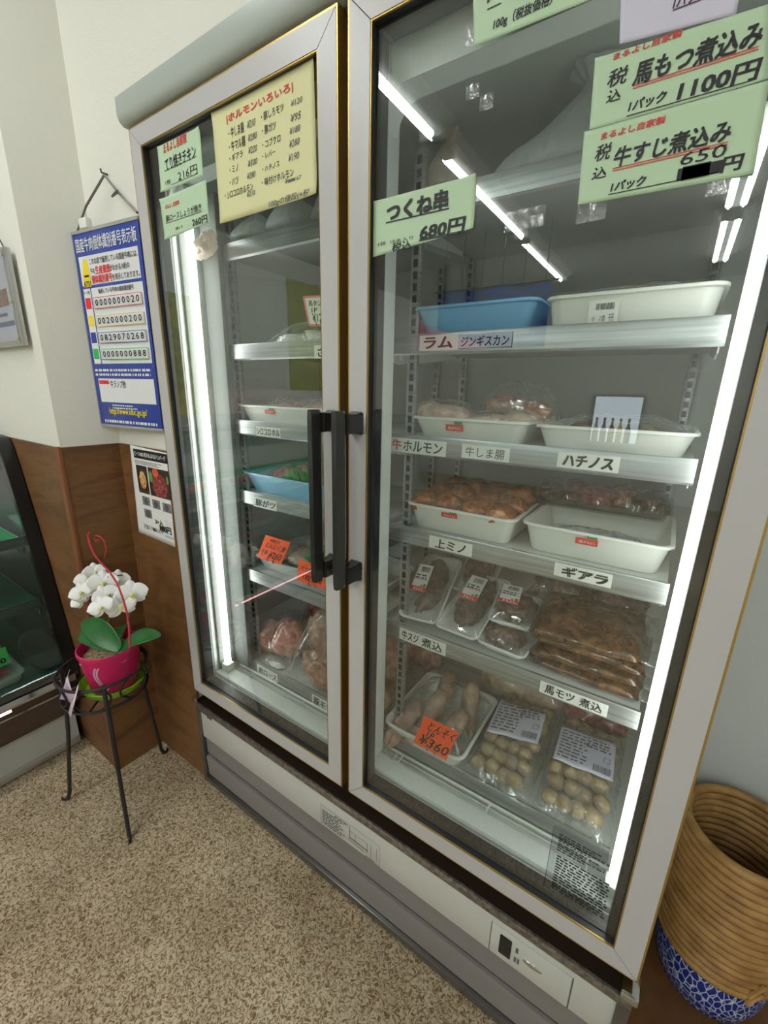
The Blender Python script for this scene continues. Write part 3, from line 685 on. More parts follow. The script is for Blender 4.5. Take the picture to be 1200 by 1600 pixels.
pricecard([(465, 462), (512, 458), (512, 508), (483, 508)], .20, 'white price card with a pink border standing on the upper left shelf', [('馬タン', .2, .66, .9, .86, .015), ('1P', .3, .44, .6, .6, .015), ('¥120', .25, .12, .95, .4, .012)], 'ptwhite', .02, 'pinkcard')
# ------------------------------------------------------------------ what stands on the shelves
def tray_mesh(x0, x1, y0, y1, z, h, inset=.016, r=.022, lip=.006, th=.0025):
    cx, cy, w, d = (x0 + x1) / 2, (y0 + y1) / 2, x1 - x0, y1 - y0
    i = inset; b = MB()
    R = [rr(cx, cy, w - 2 * i - .006, d - 2 * i - .006, r * .8, z), rr(cx, cy, w - 2 * i, d - 2 * i, r, z + .004), rr(cx, cy, w - 2 * lip, d - 2 * lip, r, z + h - .006), rr(cx, cy, w, d, r + .002, z + h - .005),
         rr(cx, cy, w, d, r + .002, z + h - .001), rr(cx, cy, w - .003, d - .003, r, z + h), rr(cx, cy, w - 2 * lip - .002, d - 2 * lip - .002, r - .002, z + h - .001), rr(cx, cy, w - 2 * i - 2 * th, d - 2 * i - 2 * th, r - .003, z + .006), rr(cx, cy, w - 2 * i - .012, d - 2 * i - .012, r * .7, z + .003)]
    b.loft(R); return b
def tray(label, x0, x1, y0, y1, z, h, m='tray', group='plastic food trays in the refrigerator', sticker=None, inset=.016, name='food_tray'):
    o = tag(tray_mesh(x0, x1, y0, y1, z, h, inset).build(name, M[m], None, 50), label, 'tray', group)
    if sticker is not None:
        sx, sw, sh, up = sticker
        lipg = .006; sl = (inset - lipg) / h; zt = z + h - up
        f = Fr((sx, y0 + lipg + sl * up - .0009, zt - sh), (1, 0, 0), (0, -sl, 1))
        marks(o, 'red_sticker', [('r', 0, 0, sw, sh * .62)], M['red'], f, .0)
        marks(o, 'sticker_print', [('t', '(株)まるよし', sw * .15, sh * .1, sw * .9, sh * .42, .02)], M['meattag'], f, .0004)
        marks(o, 'sticker_top', [('r', sw * .5, sh * .62, sw * .95, sh * .9)], M['green'], f, .0)
    return o
def film(b, x0, x1, y0, y1, z0, z1, amp=.006, seed=0, p=3, n=22):
    def f(s, t):
        u, v = 2 * s - 1, 2 * t - 1
        k = max(0, (1 - abs(u) ** p) * (1 - abs(v) ** p)) ** .6
        q = Vector((s * 5 + seed, t * 5, seed * .7))
        return (x0 + (x1 - x0) * s + amp * noise.noise(q), y0 + (y1 - y0) * t + amp * noise.noise(q + Vector((9, 0, 0))), z0 + (z1 - z0) * k + amp * k * noise.fractal(q * 1.3, 1, 2, 3))
    b.grid(f, n, n); return b
PK = 'packs of meat on the refrigerator shelves'
def pack(label, lumps, m, fb=None, cat='meat', group=PK, name='meat_pack', fm='film2', part='meat', seed=0, amp=.16, extra=None):
    """lumps: (x, y, z, rx, ry, rz, rot) each a mesh of its own; fb: film bounds"""
    xs = [l[0] for l in lumps]; ys = [l[1] for l in lumps]; zs = [l[2] - l[5] for l in lumps]
    r = thing(name, label, cat, (sum(xs) / len(xs), sum(ys) / len(ys), min(zs)), group)
    for k, l in enumerate(lumps):
        MB().blob(l[:3], l[3:6], amp, 1.7, seed + k * 1.37, 4 if max(l[3:6]) > .04 else 3, -l[5] * .75, l[6] if len(l) > 6 else 0).build(part, M[m], r, 180)
    if fb: film(MB(), *fb, seed=seed).build('film', M[fm], r, 180)
    return r
def rot_copy(o, dx, dy, dz, rz=0, label=None):
    c = o.copy(); COL.objects.link(c); c.location = Vector(o.location) + Vector((dx, dy, dz)); c.rotation_euler.z += rz
    if label: c['label'] = label
    for ch in o.children:
        k = ch.copy(); COL.objects.link(k); k.parent = c
        for g in ch.children:
            q = g.copy(); COL.objects.link(q); q.parent = k
    return c
# top right: tied plastic bags
def tied_bag(label, cx, cy, z, rx, ry, h, m, seed, neck=.55, lean=(0, 0), group='tied plastic bags on the top shelf'):
    def prof(t):
        if t < neck: return math.sin(min(1, t / (neck * .35)) * PI / 2) * (1 - .25 * (t / neck) ** 2) if t < neck * .35 else 1 - .42 * ((t - neck * .35) / (neck * .65)) ** 1.6
        k = (t - neck) / (1 - neck); return max(.07, .58 * (1 - k) ** 1.3) if k < .75 else .07 + .22 * (k - .75) * 4
    b = MB(); n = 64
    rings = []
    for j in range(29):
        t = j / 28; p = max(prof(t), .05); ring = []
        for i in range(n):
            a = 2 * PI * i / n
            k = 1 + (.05 + .22 * max(0, t - neck * .7)) * noise.noise(Vector((math.cos(a) * 2.2 + seed, math.sin(a) * 2.2, t * 2.0 + seed))) * 1.6 + .05 * noise.noise(Vector((math.cos(a) * 7, math.sin(a) * 7, t * 3 + seed)))
            ring.append((cx + lean[0] * t + rx * p * k * math.cos(a), cy + lean[1] * t + ry * p * k * math.sin(a), z + h * t + .006 * noise.noise(Vector((a * 3, t * 5, seed)))))
        rings.append(ring)
    b.loft(rings, True, False)
    return tag(b.build('plastic_bag', M[m], None, 180), label, 'bag', group)
tied_bag('large tied frosted plastic bag on the top right shelf', .865, .315, 1.592, .15, .12, .175, 'frost', 2.2, .5, (.03, -.03))
tied_bag('tan tinted tied plastic bag at the left end of the top right shelf', .665, .25, 1.592, .062, .075, .135, 'frostb', 5.1, .6, (-.01, 0))
tied_bag('frosted plastic bag behind the big green signs on the top right shelf', 1.06, .34, 1.592, .085, .10, .15, 'frost', 8.3, .5)
for k, (x, y, rx, ry, h, lb) in enumerate([(.16, .23, .075, .06, .075, 'crumpled white plastic bag at the lamp end of the top left shelf'), (.30, .22, .07, .06, .085, 'crumpled white plastic bag in the middle of the top left shelf'), (.43, .23, .075, .06, .10, 'crumpled white plastic bag under the yellow list, right end of the top left shelf')]):
    tied_bag(lb, x, y - .025, 1.592, rx, ry, h * 1.15, 'frost', 11 + k * 3.3, .6)
c_ = at(320, 384, y=.105)
b = MB().blob((0, 0, 0), (.040, .022, .020), .35, 2.2, 6, 4)
tag(b.xf(Matrix.Translation(c_) @ Matrix.Rotation(math.radians(-25), 4, 'Y')).build('plastic_bag', M['frostb'], None, 180), 'bunched white plastic bag end hanging over the left rail by the lamp', 'bag', 'tied plastic bags on the top shelf')
# right section, first shelf with trays
tray('blue plastic tray on the upper right shelf', .638, .878, .155, .46, 1.361, .053, 'bluetray', inset=.022)
pack('wrapped lamb hidden in the blue tray', [(.70, .30, 1.385, .045, .07, .02), (.80, .30, 1.385, .045, .07, .02)], 'meat_red', None, seed=3)
t = tray('white tray with a barcode label next to the blue tray', .886, 1.126, .155, .42, 1.361, .050, inset=.012)
fl = Fr((.955, .1627, 1.366), (1, 0, 0), (0, -.1, 1))
marks(t, 'label_sheet', [('r', 0, 0, .042, .034)], M['ptwhite'], fl, .0004)
marks(t, 'barcode', barcode(.010, .020, .036, .029, 3) + [('t', '小', .006, .004, .010, .012, .01), ('t', 'ハ肉', .016, .003, .024, .013, .01), ('t', '千円', .029, .003, .036, .014, .01)], M['ink'], fl, .0008)
pack('dark frozen pack with a blue print in the white barcode tray', [(.98, .30, 1.405, .085, .09, .022), (1.06, .33, 1.40, .05, .07, .02)], 'meat_dark', (.90, 1.11, .18, .40, 1.40, 1.432), seed=5, fm='film')
# second
tray('white tray with a red sticker holding pale packs, second right shelf', .645, .885, .155, .42, 1.171, .042, sticker=(.725, .036, .021, .004))
pack('long pale meat pack at the left of the sticker tray', [(.70, .20, 1.214, .060, .030, .024, -.15), (.665, .205, 1.216, .03, .03, .027, .3)], 'meat_pale', (.635, .77, .165, .25, 1.205, 1.246), seed=7, fm='film')
pack('flat pale meat pack in front in the sticker tray', [(.80, .215, 1.205, .055, .035, .016, .2), (.845, .25, 1.212, .04, .04, .018, .5)], 'meat_pale', (.75, .885, .18, .28, 1.20, 1.232), seed=9, fm='film')
pack('pinkish meat pack standing up at the back of the sticker tray', [(.79, .33, 1.23, .05, .03, .030, .4), (.85, .31, 1.225, .04, .03, .022, -.3)], 'meat_brown', (.73, .90, .28, .37, 1.20, 1.285), seed=11, fm='film')
tray('white tray of dark packs beside the sticker tray, second right shelf', .893, 1.130, .155, .40, 1.171, .040)
pack('dark brown meat pack in the right tray of the second shelf', [(.98, .28, 1.20, .05, .06, .018, .2), (1.06, .27, 1.20, .05, .06, .017, -.2)], 'meat_dark', (.91, 1.115, .18, .38, 1.20, 1.228), seed=13, fm='film')
# third
tray('white tray full of brown pieces with a red sticker, third right shelf', .640, .880, .155, .36, .976, .056, sticker=(.727, .036, .016, .003))
r_ = random.Random(4); lm = []
for j in range(3):
    for i in range(4): lm.append((.677 + i * .055 + r_.uniform(-.008, .008), .20 + j * .058 + r_.uniform(-.008, .008), 1.028 + .006 * j + r_.uniform(-.003, .004), .035, .030, .024, r_.uniform(0, 3)))
pack('brown marinated pieces under film in the third shelf tray', lm, 'meat_brown', (.648, .872, .163, .352, 1.026, 1.066), seed=15, part='meat_piece', amp=.32)
tray('deep white tray, nearly empty, with a red sticker beside the brown pieces', .887, 1.130, .165, .40, .976, .056, sticker=(.985, .036, .020, .003))
t = tray('shallow clear tray of dark red meat resting on the back of the deep tray', .850, 1.122, .30, .47, 1.034, .022, 'clear', name='clear_tray', inset=.01)
pack('folded white film lying inside the deep tray', [(1.0, .27, .99, .06, .04, .008)], 'foam', (.92, 1.09, .21, .32, .982, 1.01), cat='film', seed=17, fm='film', part='sheet', name='folded_film', amp=.3)
for k, (x, y, mm, lb) in enumerate([(.895, .36, 'meat_dark', 'dark meat pack at the left end of the clear tray'), (.945, .39, 'meat_red', 'red meat pack at the back left of the clear tray'), (.985, .35, 'meat_red', 'red meat pack in the middle of the clear tray'), (1.035, .385, 'meat_brown', 'brownish meat pack right of the middle in the clear tray'), (1.082, .36, 'meat_dark', 'dark meat pack at the right end of the clear tray')]):
    pack(lb, [(x, y, 1.058, .030, .036, .022, k * .7)], mm, (x - .034, x + .034, y - .04, y + .04, 1.045, 1.084), seed=20 + k * 2)
# fourth: foam packs
def foam_pack(label, W, Dp, Mx, m, lab=None, seed=0, meat=None, group='film-wrapped foam trays of dark cooked meat'):
    b = tray_mesh(-W / 2, W / 2, 0, Dp, 0, .020, .010, .014, .004, .002)
    pos = Mx @ Vector((0, Dp / 2, 0))
    r = thing('foam_pack', label, 'meat', pos, group)
    b.xf(Mx).build('foam_tray', M['foam'], r, 50)
    mx, my, mr, mw = meat or (0, Dp * .52, Dp * .38, W * .34)
    MB().blob((mx, my, .020), (mw, mr, .026), .22, 2.6, seed, 4, -.014).xf(Mx).build('meat', M[m], r, 180)
    film(MB(), -W / 2 + .002, W / 2 - .002, .002, Dp - .002, .019, .048, .002, seed, 2.2).xf(Mx).build('film', M['film2'], r, 180)
    if lab:
        lx, ly, lw, lh, lz = lab
        T = Mx @ Matrix.Translation((lx, ly, lz)) @ Matrix.Rotation(math.radians(10), 4, 'X')
        o = MB().box(0, lw, 0, lh, 0, .0006).xf(T).build('label', M['meattag'], r)
        R3 = T.to_3x3(); f = Fr(T @ Vector((0, 0, .0006)), R3 @ Vector((1, 0, 0)), R3 @ Vector((0, 1, 0)))
        marks(o, 'red_band', [('r', 0, 0, lw, lh * .16), ('r', 0, lh * .42, lw, lh * .44)], M['red'], f, .0005)
        marks(o, 'green_print', [('r', lw * .6, lh * .17, lw * .72, lh * .23), ('r', lw * .78, lh * .17, lw * .95, lh * .28)], M['green'], f, .0005)
        marks(o, 'label_print', barcode(lw * .28, lh * .72, lw * .86, lh * .92, seed + 3) + fineprint(lw * .08, lh * .46, lw * .92, lh * .66, 2, seed + 4, .5, .15), M['ink'], f, .0005)
        marks(o, 'band_print', [('t', 'まるよし', lw * .2, lh * .03, lw * .85, lh * .13, .03)], M['meattag'], f, .0009)
    return r
def PL(x, y, z, rz, tilt): return Matrix.Translation((x, y, z)) @ Matrix.Rotation(math.radians(rz), 4, 'Z') @ Matrix.Rotation(math.radians(tilt), 4, 'X')
foam_pack('foam pack of dark meat standing tilted at the left end of the shelf', .098, .215, PL(.682, .165, .742, 9, 23), 'meat_dark', (-.034, .055, .036, .075, .052), 31)
foam_pack('second tilted foam pack of dark meat from the left', .104, .205, PL(.776, .163, .742, -3, 18), 'meat_dark', (-.022, .075, .040, .068, .052), 33)
foam_pack('foam pack lying flat below another pack, left of the stew bags', .105, .105, PL(.876, .158, .739, -4, 4), 'meat_dark', (-.018, .058, .036, .030, .050), 35, (-.005, .052, .04, .04))
foam_pack('small foam pack with label on top of the flat pack', .100, .110, PL(.886, .190, .785, 6, 12), 'meat_dark', (-.034, .030, .040, .050, .050), 37, (0, .055, .044, .042))
foam_pack('foam pack of dark meat leaning behind the two front packs', .10, .19, PL(.745, .30, .775, 2, 22), 'meat_dark', None, 39)
for k, (x, y, z, lb) in enumerate([(.90, .40, .765, 'dark frozen pack behind the small foam pack'), (.98, .41, .79, 'dark frozen pack behind the top stew bag, left'), (1.06, .42, .785, 'dark frozen pack behind the top stew bag, right'), (.94, .36, .845, 'dark frozen pack lying high at the back of the shelf'), (1.06, .37, .842, 'dark frozen pack high at the back right of the shelf')]):
    pack(lb, [(x, y, z, .05, .05, .03, k)], 'meat_dark', (x - .055, x + .055, y - .055, y + .055, z - .02, z + .036), seed=41 + k)
def pillow(name, label, cat, cx, cy, z, w, d, h, m, Mx=None, seed=0, group=None, amp=.006, seal=True):
    r = thing(name, label, cat, (cx, cy, z), group)
    T = Matrix.Translation((cx, cy, z)) @ (Mx or Matrix())
    b = MB(); n = 26
    for sg in (1, -1):
        def f(s, t):
            u, v = 2 * s - 1, 2 * t - 1
            k = (max(0, 1 - abs(u) ** 6) * max(0, 1 - abs(v) ** 4)) ** .5
            q = Vector((s * 4 + seed, t * 4, seed))
            ed = .006 * noise.noise(Vector((seed + u * 2, v * 2, 1)))
            return (u * (w / 2 + ed), v * (d / 2 + ed), h / 2 + sg * h / 2 * k + k * amp * noise.fractal(q, 1, 2, 3))
        b.grid(f, n, n)
    b.xf(T).build('contents', M[m], r, 180)
    if seal:
        b = MB()
        for x0, x1 in ((-w / 2 - .016, -w / 2 + .004), (w / 2 - .004, w / 2 + .022)):
            b.grid(lambda s, t: (x0 + (x1 - x0) * s, (-.5 + t) * d * .96, h / 2 + .005 * noise.noise(Vector((s * 3 + seed, t * 6, x0 * 9)))), 4, 14)
        b.xf(T).build('sealed_edge', M['film2'], r, 180, .0004)
    return r
SG = 'clear bags of brown stew stacked on the fourth right shelf'
RZ = lambda a, rx=0: Matrix.Rotation(math.radians(a), 4, 'Z') @ Matrix.Rotation(math.radians(rx), 4, 'X')
for k, (x, y, z, w, d, h, a, lb) in enumerate([(1.035, .235, .737, .185, .14, .024, -1, 'lowest of the four stacked bags of brown stew'), (1.032, .232, .761, .19, .14, .028, 1, 'second stew bag from the bottom of the stack'), (1.036, .236, .789, .185, .145, .026, -2, 'third stew bag from the bottom, with white frost spots'), (1.022, .240, .815, .19, .17, .032, 2, 'topmost of the four stacked bags of brown stew')]):
    pillow('stew_bag', lb, 'bag', x, y, z, w, d, h, 'stew', RZ(a, 5 if k == 3 else 0), 50 + k * 2.3, SG)
# lowest right shelf
tray('white tray of pig trotters on the lowest right shelf', .617, .832, .125, .375, .421, .048, inset=.018)
r = thing('trotter_bag', 'clear bags of pale pig trotters in the white tray', 'meat', (.72, .25, .43), PK)
for k, (x, y, z, ang, ln, til) in enumerate([(.655, .185, .455, 80, .055, 25), (.705, .235, .472, 75, .055, 55), (.77, .215, .465, 60, .05, 40), (.70, .31, .475, 95, .06, 30), (.775, .30, .478, 110, .06, 50), (.735, .175, .455, 20, .05, 15)]):
    b = MB(); a = math.radians(ang); ti = math.radians(til)
    d = Vector((math.cos(a) * math.cos(ti), math.sin(a) * math.cos(ti), math.sin(ti))); p = Vector((x, y, z)); sd = Vector((-math.sin(a), math.cos(a), 0))
    pts = [p - d * ln, p - d * ln * .5, p, p + d * ln * .5, p + d * ln * .9]
    b.tube(pts, [.014, .021, .023, .022, .012], 14)
    for sgn in (-1, 1): b.tube([p - d * ln * .7 + sd * sgn * .008, p - d * ln * 1.15 + sd * sgn * .011, p - d * ln * 1.5 + sd * sgn * .008], [.013, .012, .005], 10)
    for v in b.bm.verts: v.co += Vector((noise.noise(v.co * 40 + Vector((k, 0, 0))), noise.noise(v.co * 40 + Vector((0, k, 5))), noise.noise(v.co * 40 + Vector((9, 0, k))))) * .005
    b.build('trotter', M['foot'], r, 180)
film(MB(), .635, .815, .145, .36, .455, .515, .012, 61).build('film', M['film'], r, 180)
def ball_bag(label, x0, x1, y0, y1, z, nx, ny, lab, seed):
    r = thing('meatball_bag', label, 'bag', ((x0 + x1) / 2, (y0 + y1) / 2, z), 'bags of round pale meatballs')
    rr_ = random.Random(seed); R = .0165
    for j in range(ny):
        for i in range(nx):
            x = x0 + .020 + (x1 - x0 - .040) * (i + (.5 if j % 2 else 0) * .6) / (nx - .6); y = y0 + .02 + (y1 - y0 - .04) * j / (ny - 1)
            MB().blob((x + rr_.uniform(-.003, .003), y + rr_.uniform(-.003, .003), z + R + .012 + .018 * math.sin(PI * j / (ny - 1)) + rr_.uniform(0, .006)), (R * 1.08, R, R), .13, 1.8, seed + i + j * 5, 3).build('meatball', M['ball'], r, 180)
    film(MB(), x0 - .006, x1 + .006, y0 - .012, y1 + .01, z + .012, z + .062, .007, seed).build('film', M['film'], r, 180)
    (ax, ay), (bx, by), (cx, cy), (dx, dy) = lab; zl = z + .079        # TL TR BR BL on top of the bag
    q = [Vector((ax, ay, zl)), Vector((bx, by, zl)), Vector((cx, cy, zl - .004)), Vector((dx, dy, zl - .004))]
    b = MB(); b.grid(lambda s, t: tuple(q[3].lerp(q[2], s).lerp(q[0].lerp(q[1], s), t) + Vector((0, 0, .003 * noise.noise(Vector((s * 4, t * 4, seed)))))), 12, 10)
    o = b.build('label_sheet', M['ptlav'], r, 180, .0004)
    f = Fr(q[3], q[2] - q[3], q[0] - q[3]); W = (q[2] - q[3]).length; H = (q[0] - q[3]).length
    marks(o, 'label_print', fineprint(W * .05, H * .1, W * .62, H * .9, 9, int(seed), .4, .3) + fineprint(W * .5, H * .6, W * .95, H * .9, 4, int(seed) + 1, .5, .2) + barcode(W * .66, H * .06, W * .95, H * .22, int(seed)) + [('l', W * .82, H * .34, W * .92, H * .34, .001), ('l', W * .82, H * .46, W * .92, H * .46, .001), ('l', W * .82, H * .34, W * .82, H * .46, .001), ('l', W * .92, H * .34, W * .92, H * .46, .001)], M['inkgrey'], f, .0042)
    return r
ball_bag('bag of pale meatballs with a grey label, between the trotter tray and the right bag', .838, .972, .145, .42, .422, 4, 8, ((.845, .335), (.955, .35), (.962, .245), (.852, .215)), 71)
ball_bag('bag of pale meatballs with a large label at the right end of the lowest shelf', .990, 1.125, .150, .43, .422, 4, 8, ((.995, .335), (1.110, .345), (1.116, .235), (1.000, .225)), 77)
pack('pale offal bag at the back of the lowest right shelf', [(.86, .455, .475, .07, .04, .045, .2), (.93, .46, .47, .05, .04, .04, .4), (.80, .455, .47, .05, .04, .045, -.2)], 'offal', (.76, .99, .41, .51, .44, .53), seed=81)
pack('dark red meat pack at the back right of the lowest shelf', [(1.03, .47, .46, .05, .04, .035), (1.09, .475, .455, .04, .035, .03)], 'meat_red', (.98, 1.13, .435, .52, .43, .50), seed=83)
# ---- left section
pack('crumpled clear pack on the upper left shelf', [(.255, .24, 1.376, .055, .05, .016), (.33, .25, 1.38, .05, .05, .02)], 'foam', (.20, .40, .18, .32, 1.364, 1.418), seed=85, fm='film', amp=.3)
tray('white tray with a red sticker on the third left shelf', .100, .42, .155, .42, 1.171, .045, sticker=(.205, .036, .016, .004))
for k, (x, y, lb) in enumerate([(.20, .26, 'pink meat pack at the left of the third left shelf tray'), (.29, .27, 'pink meat pack in the middle of the third left shelf tray'), (.36, .24, 'pink meat pack at the right of the third left shelf tray')]):
    pack(lb, [(x, y, 1.20, .045, .06, .022, k)], 'meat_pink', (x - .045, x + .045, y - .07, y + .07, 1.20, 1.235), seed=87 + k, fm='film')
tray('blue plastic tray on the fourth left shelf', .095, .42, .155, .42, .976, .056, 'bluetray', inset=.022)
for k, (x, y, mm, lb) in enumerate([(.18, .28, 'meat_pink', 'pink tripe pack at the left of the left blue tray'), (.27, .30, 'meat_red', 'dark red pack in the middle of the left blue tray'), (.35, .27, 'meat_pink', 'pink tripe pack at the right of the left blue tray')]):
    pack(lb, [(x, y, 1.015, .05, .06, .025, k)], mm, (x - .05, x + .05, y - .07, y + .07, 1.01, 1.05), seed=92 + k, fm='film')
b = MB()
film(b, .215, .275, .20, .27, 1.012, 1.050, .012, 5); tag(b.build('green_sheet', M['lettuce'], None, 180, .0008), 'green sheet standing in for a reflection between the packs in the left blue tray', 'garnish')  # green patch painted in place of the colour mirrored over this tray
tray('white foam tray by the 260 price card on the fifth left shelf', .105, .30, .170, .40, .736, .040, 'foam')
tray('white foam tray behind the 216 price card on the fifth left shelf', .31, .55, .175, .40, .736, .036, 'foam')
pack('seasoned pale meat with green onion by the 260 price card', [(.16, .25, .772, .045, .06, .022), (.235, .26, .772, .045, .06, .022, .5)], 'meat_pale', (.115, .29, .185, .385, .768, .806), seed=97, fm='film')
pack('seasoned pink meat behind the 216 price card', [(.37, .27, .770, .05, .06, .024), (.46, .27, .770, .05, .06, .024, .6)], 'meat_pink', (.32, .54, .19, .385, .768, .806), seed=99, fm='film')
b = MB(); film(b, .26, .36, .22, .32, .776, .812, .014, 8); tag(b.build('green_sheet', M['lettuce'], None, 180, .0008), 'green seasoning leaves between the two foam trays on the fifth left shelf', 'garnish')
pack('bag of pale pink meat cuts by the lamp on the lowest left shelf', [(.115, .215, .475, .055, .045, .05, .3), (.185, .225, .49, .065, .05, .065, -.2), (.09, .30, .46, .04, .05, .04)], 'meat_pink', (.055, .255, .165, .33, .43, .565), seed=101, fm='film2')
pack('dark red meat pack at the back of the lowest left shelf', [(.20, .40, .53, .08, .06, .09, .3), (.30, .42, .55, .08, .06, .09, -.2)], 'meat_red', (.12, .40, .33, .50, .45, .66), seed=105)
pack('large crumpled bag of brown packed skins on the lowest left shelf', [(.335, .26, .525, .075, .05, .10, .5), (.43, .25, .54, .085, .055, .105, -.3), (.52, .27, .52, .07, .06, .10, .4), (.36, .185, .465, .085, .035, .045, -.25), (.47, .185, .47, .085, .04, .05, -.1), (.545, .20, .46, .05, .05, .045)], 'bagbrown', (.25, .585, .155, .36, .43, .665), seed=107, fm='film', amp=.34)
pack('pink meat bag behind the centre post on the lowest shelf', [(.52, .42, .52, .07, .06, .095), (.58, .44, .50, .05, .06, .08)], 'meat_pink', (.45, .64, .36, .51, .43, .63), seed=111)
pack('small folded clear bag on the lowest left rail', [(.19, .165, .428, .03, .012, .006)], 'foam', (.13, .25, .152, .185, .424, .446), cat='bag', seed=113, fm='film', part='fold', name='folded_bag')
# ------------------------------------------------------------------ notice board on the recess wall
BY = .0
x0, x1, z0, z1 = -.341, -.006, 1.145, 1.637
bd = thing('notice_board', 'blue and white cattle identification board with four number counters, hung by a string', 'sign', (-.173, .0, 1.145))
MB().box(x0, x1, .0, .013, z0, z1, .001).build('panel', M['blue'], bd)
b = MB(); b.box(x0 - .003, x1 + .002, -.002, .014, z1 - .004, z1 + .004, .001); b.box(x0 - .003, x1 + .002, -.002, .014, z0 - .004, z0 + .004, .001); b.box(x0 - .004, x0 + .001, -.001, .014, z0, z1)
b.build('edge_rail', M['silver'], bd)
BF = FY(BY); W = x1 - x0; H = z1 - z0
Q = lambda s, t: (x0 + s * W, z1 - t * H)
def RQ(a, c): p, q = Q(*a), Q(*c); return ('r', p[0], q[1], q[0], p[1])
def TQ(t, a, c, bo, sh=0): p, q = Q(*a), Q(*c); return ('t', t, p[0], q[1], q[0], p[1], bo, sh)
marks(bd, 'white_fields', [RQ((.05, .115), (.96, .255)), RQ((.05, .27), (.165, .655)), RQ((.18, .27), (.97, .655)), RQ((.07, .735), (.96, .865))], M['boardw'], BF, .0006, True)
marks(bd, 'white_lettering', [TQ('国産牛肉個体識別番号表示板', (.04, .03), (.965, .095), .012)] + [('r',) + i[1:] for i in fineprint(*Q(.04, .72), *Q(.97, .672), 2, 5, .5, .05)] + fineprint(*Q(.25, .90), *Q(.7, .87), 2, 6, .5, .3) + fineprint(*Q(.08, .98), *Q(.95, .955), 1, 7, .6, .05), M['boardw'], BF, .0008)
marks(bd, 'lettering', [TQ('このお店で販売している国産牛肉には、', (.22, .13), (.95, .16), .01), TQ('牛の', (.22, .175), (.29, .205), .01), TQ('がわかる10桁の', (.53, .175), (.82, .205), .01), TQ('を表示しております。', (.55, .218), (.95, .248), .01), TQ('マーク色', (.055, .28), (.155, .30), .01), TQ('販売している牛肉の個体識別番号', (.3, .278), (.84, .302), .01), TQ('牛ランプ他', (.27, .745), (.52, .785), .005, .1)], M['ink'], BF, .0012)
marks(bd, 'red_lettering', [TQ('生産履歴', (.30, .17), (.53, .208), .03), TQ('個体識別番号', (.22, .212), (.545, .25), .03), RQ((.085, .745), (.25, .765))], M['inkred'], BF, .0012)
ex = [Q(.085, .235), Q(.085, .20), Q(.12, .135), Q(.15, .125), Q(.18, .135), Q(.205, .2), Q(.205, .235)]
marks(bd, 'ear_tag_picture', [('p', ex), RQ((.085, .236), (.205, .262))], M['yellow'], BF, .0012)
marks(bd, 'ear_tag_number', [TQ('6731', (.09, .235), (.2, .26), .02), RQ((.11, .205), (.185, .215))], M['ink'], BF, .0016)
marks(bd, 'web_address', [TQ('http://www.nlbc.go.jp/', (.19, .895), (.8, .94), .015)], M['yellow'], BF, .0012)
for k, (mm, t, dg) in enumerate([('red', .315, '0000000020'), ('yellow', .405, '0020000200'), ('bluesq', .49, '0829070268'), ('squareg', .575, '0000000888')]):
    marks(bd, 'colour_square', [RQ((.062, t), (.150, t + .055))], M[mm], BF, .0010)
    p, q = Q(.215, t + .005), Q(.95, t + .058)
    c = MB().box(p[0], q[0], -.004, .0, q[1], p[1], .0006).build('number_counter', M['boardw'], bd)
    marks(c, 'counter_outline', [('l', p[0], q[1], q[0], q[1], .0014), ('l', p[0], p[1], q[0], p[1], .0014), ('l', p[0], q[1], p[0], p[1], .0014), ('l', q[0], q[1], q[0], p[1], .0014)], M[mm], FY(-.004), .0004)
    wd = (q[0] - p[0] - .012) / 10
    it = [('t', ch, p[0] + .006 + i * wd + wd * .2, q[1] + .006, p[0] + .006 + i * wd + wd * .78, p[1] - .005, .02) for i, ch in enumerate(dg)]
    it += [('l', p[0] + .006 + i * wd, q[1] + .003, p[0] + .006 + i * wd, p[1] - .003, .0006) for i in range(11)]
    marks(c, 'digit', it, M['ink'], FY(-.004), .0005)
hk = (-.140, .004, 1.742)
b = MB(); b.tube([(x0 + .02, .004, z1 + .002), (-.25, .003, 1.69), hk], .0028, 6); b.tube([hk, (-.085, .002, 1.70), (x1 - .005, .004, z1 + .012)], .0028, 6)
b.tube([(-.095, .001, 1.708), (-.07, -.004, 1.695), (-.10, -.004, 1.69), (-.075, -.002, 1.70)], .0025, 6)
b.build('hanging_string', M['wire'], bd)
MB().box(-.292, -.252, -.002, .013, z1 + .006, z1 + .030, .003).build('top_clip', M['white'], bd)
tag(MB().tube([(-.140, .014, 1.745), (-.140, .000, 1.745), (-.140, -.001, 1.752)], .0022, 8).build('wall_hook', M['iron']), 'small dark hook in the wall holding the blue board string', 'hook')
# the board hangs a little askew, its left edge standing out from the recess wall
for o in bd.children_recursive:
    for v in o.data.vertices:
        t = (-.006 - v.co.x) / .335
        v.co = Vector((-.006 - .264 * t, v.co.y - .030 * t, 1.26 + (v.co.z - 1.26) * .977))
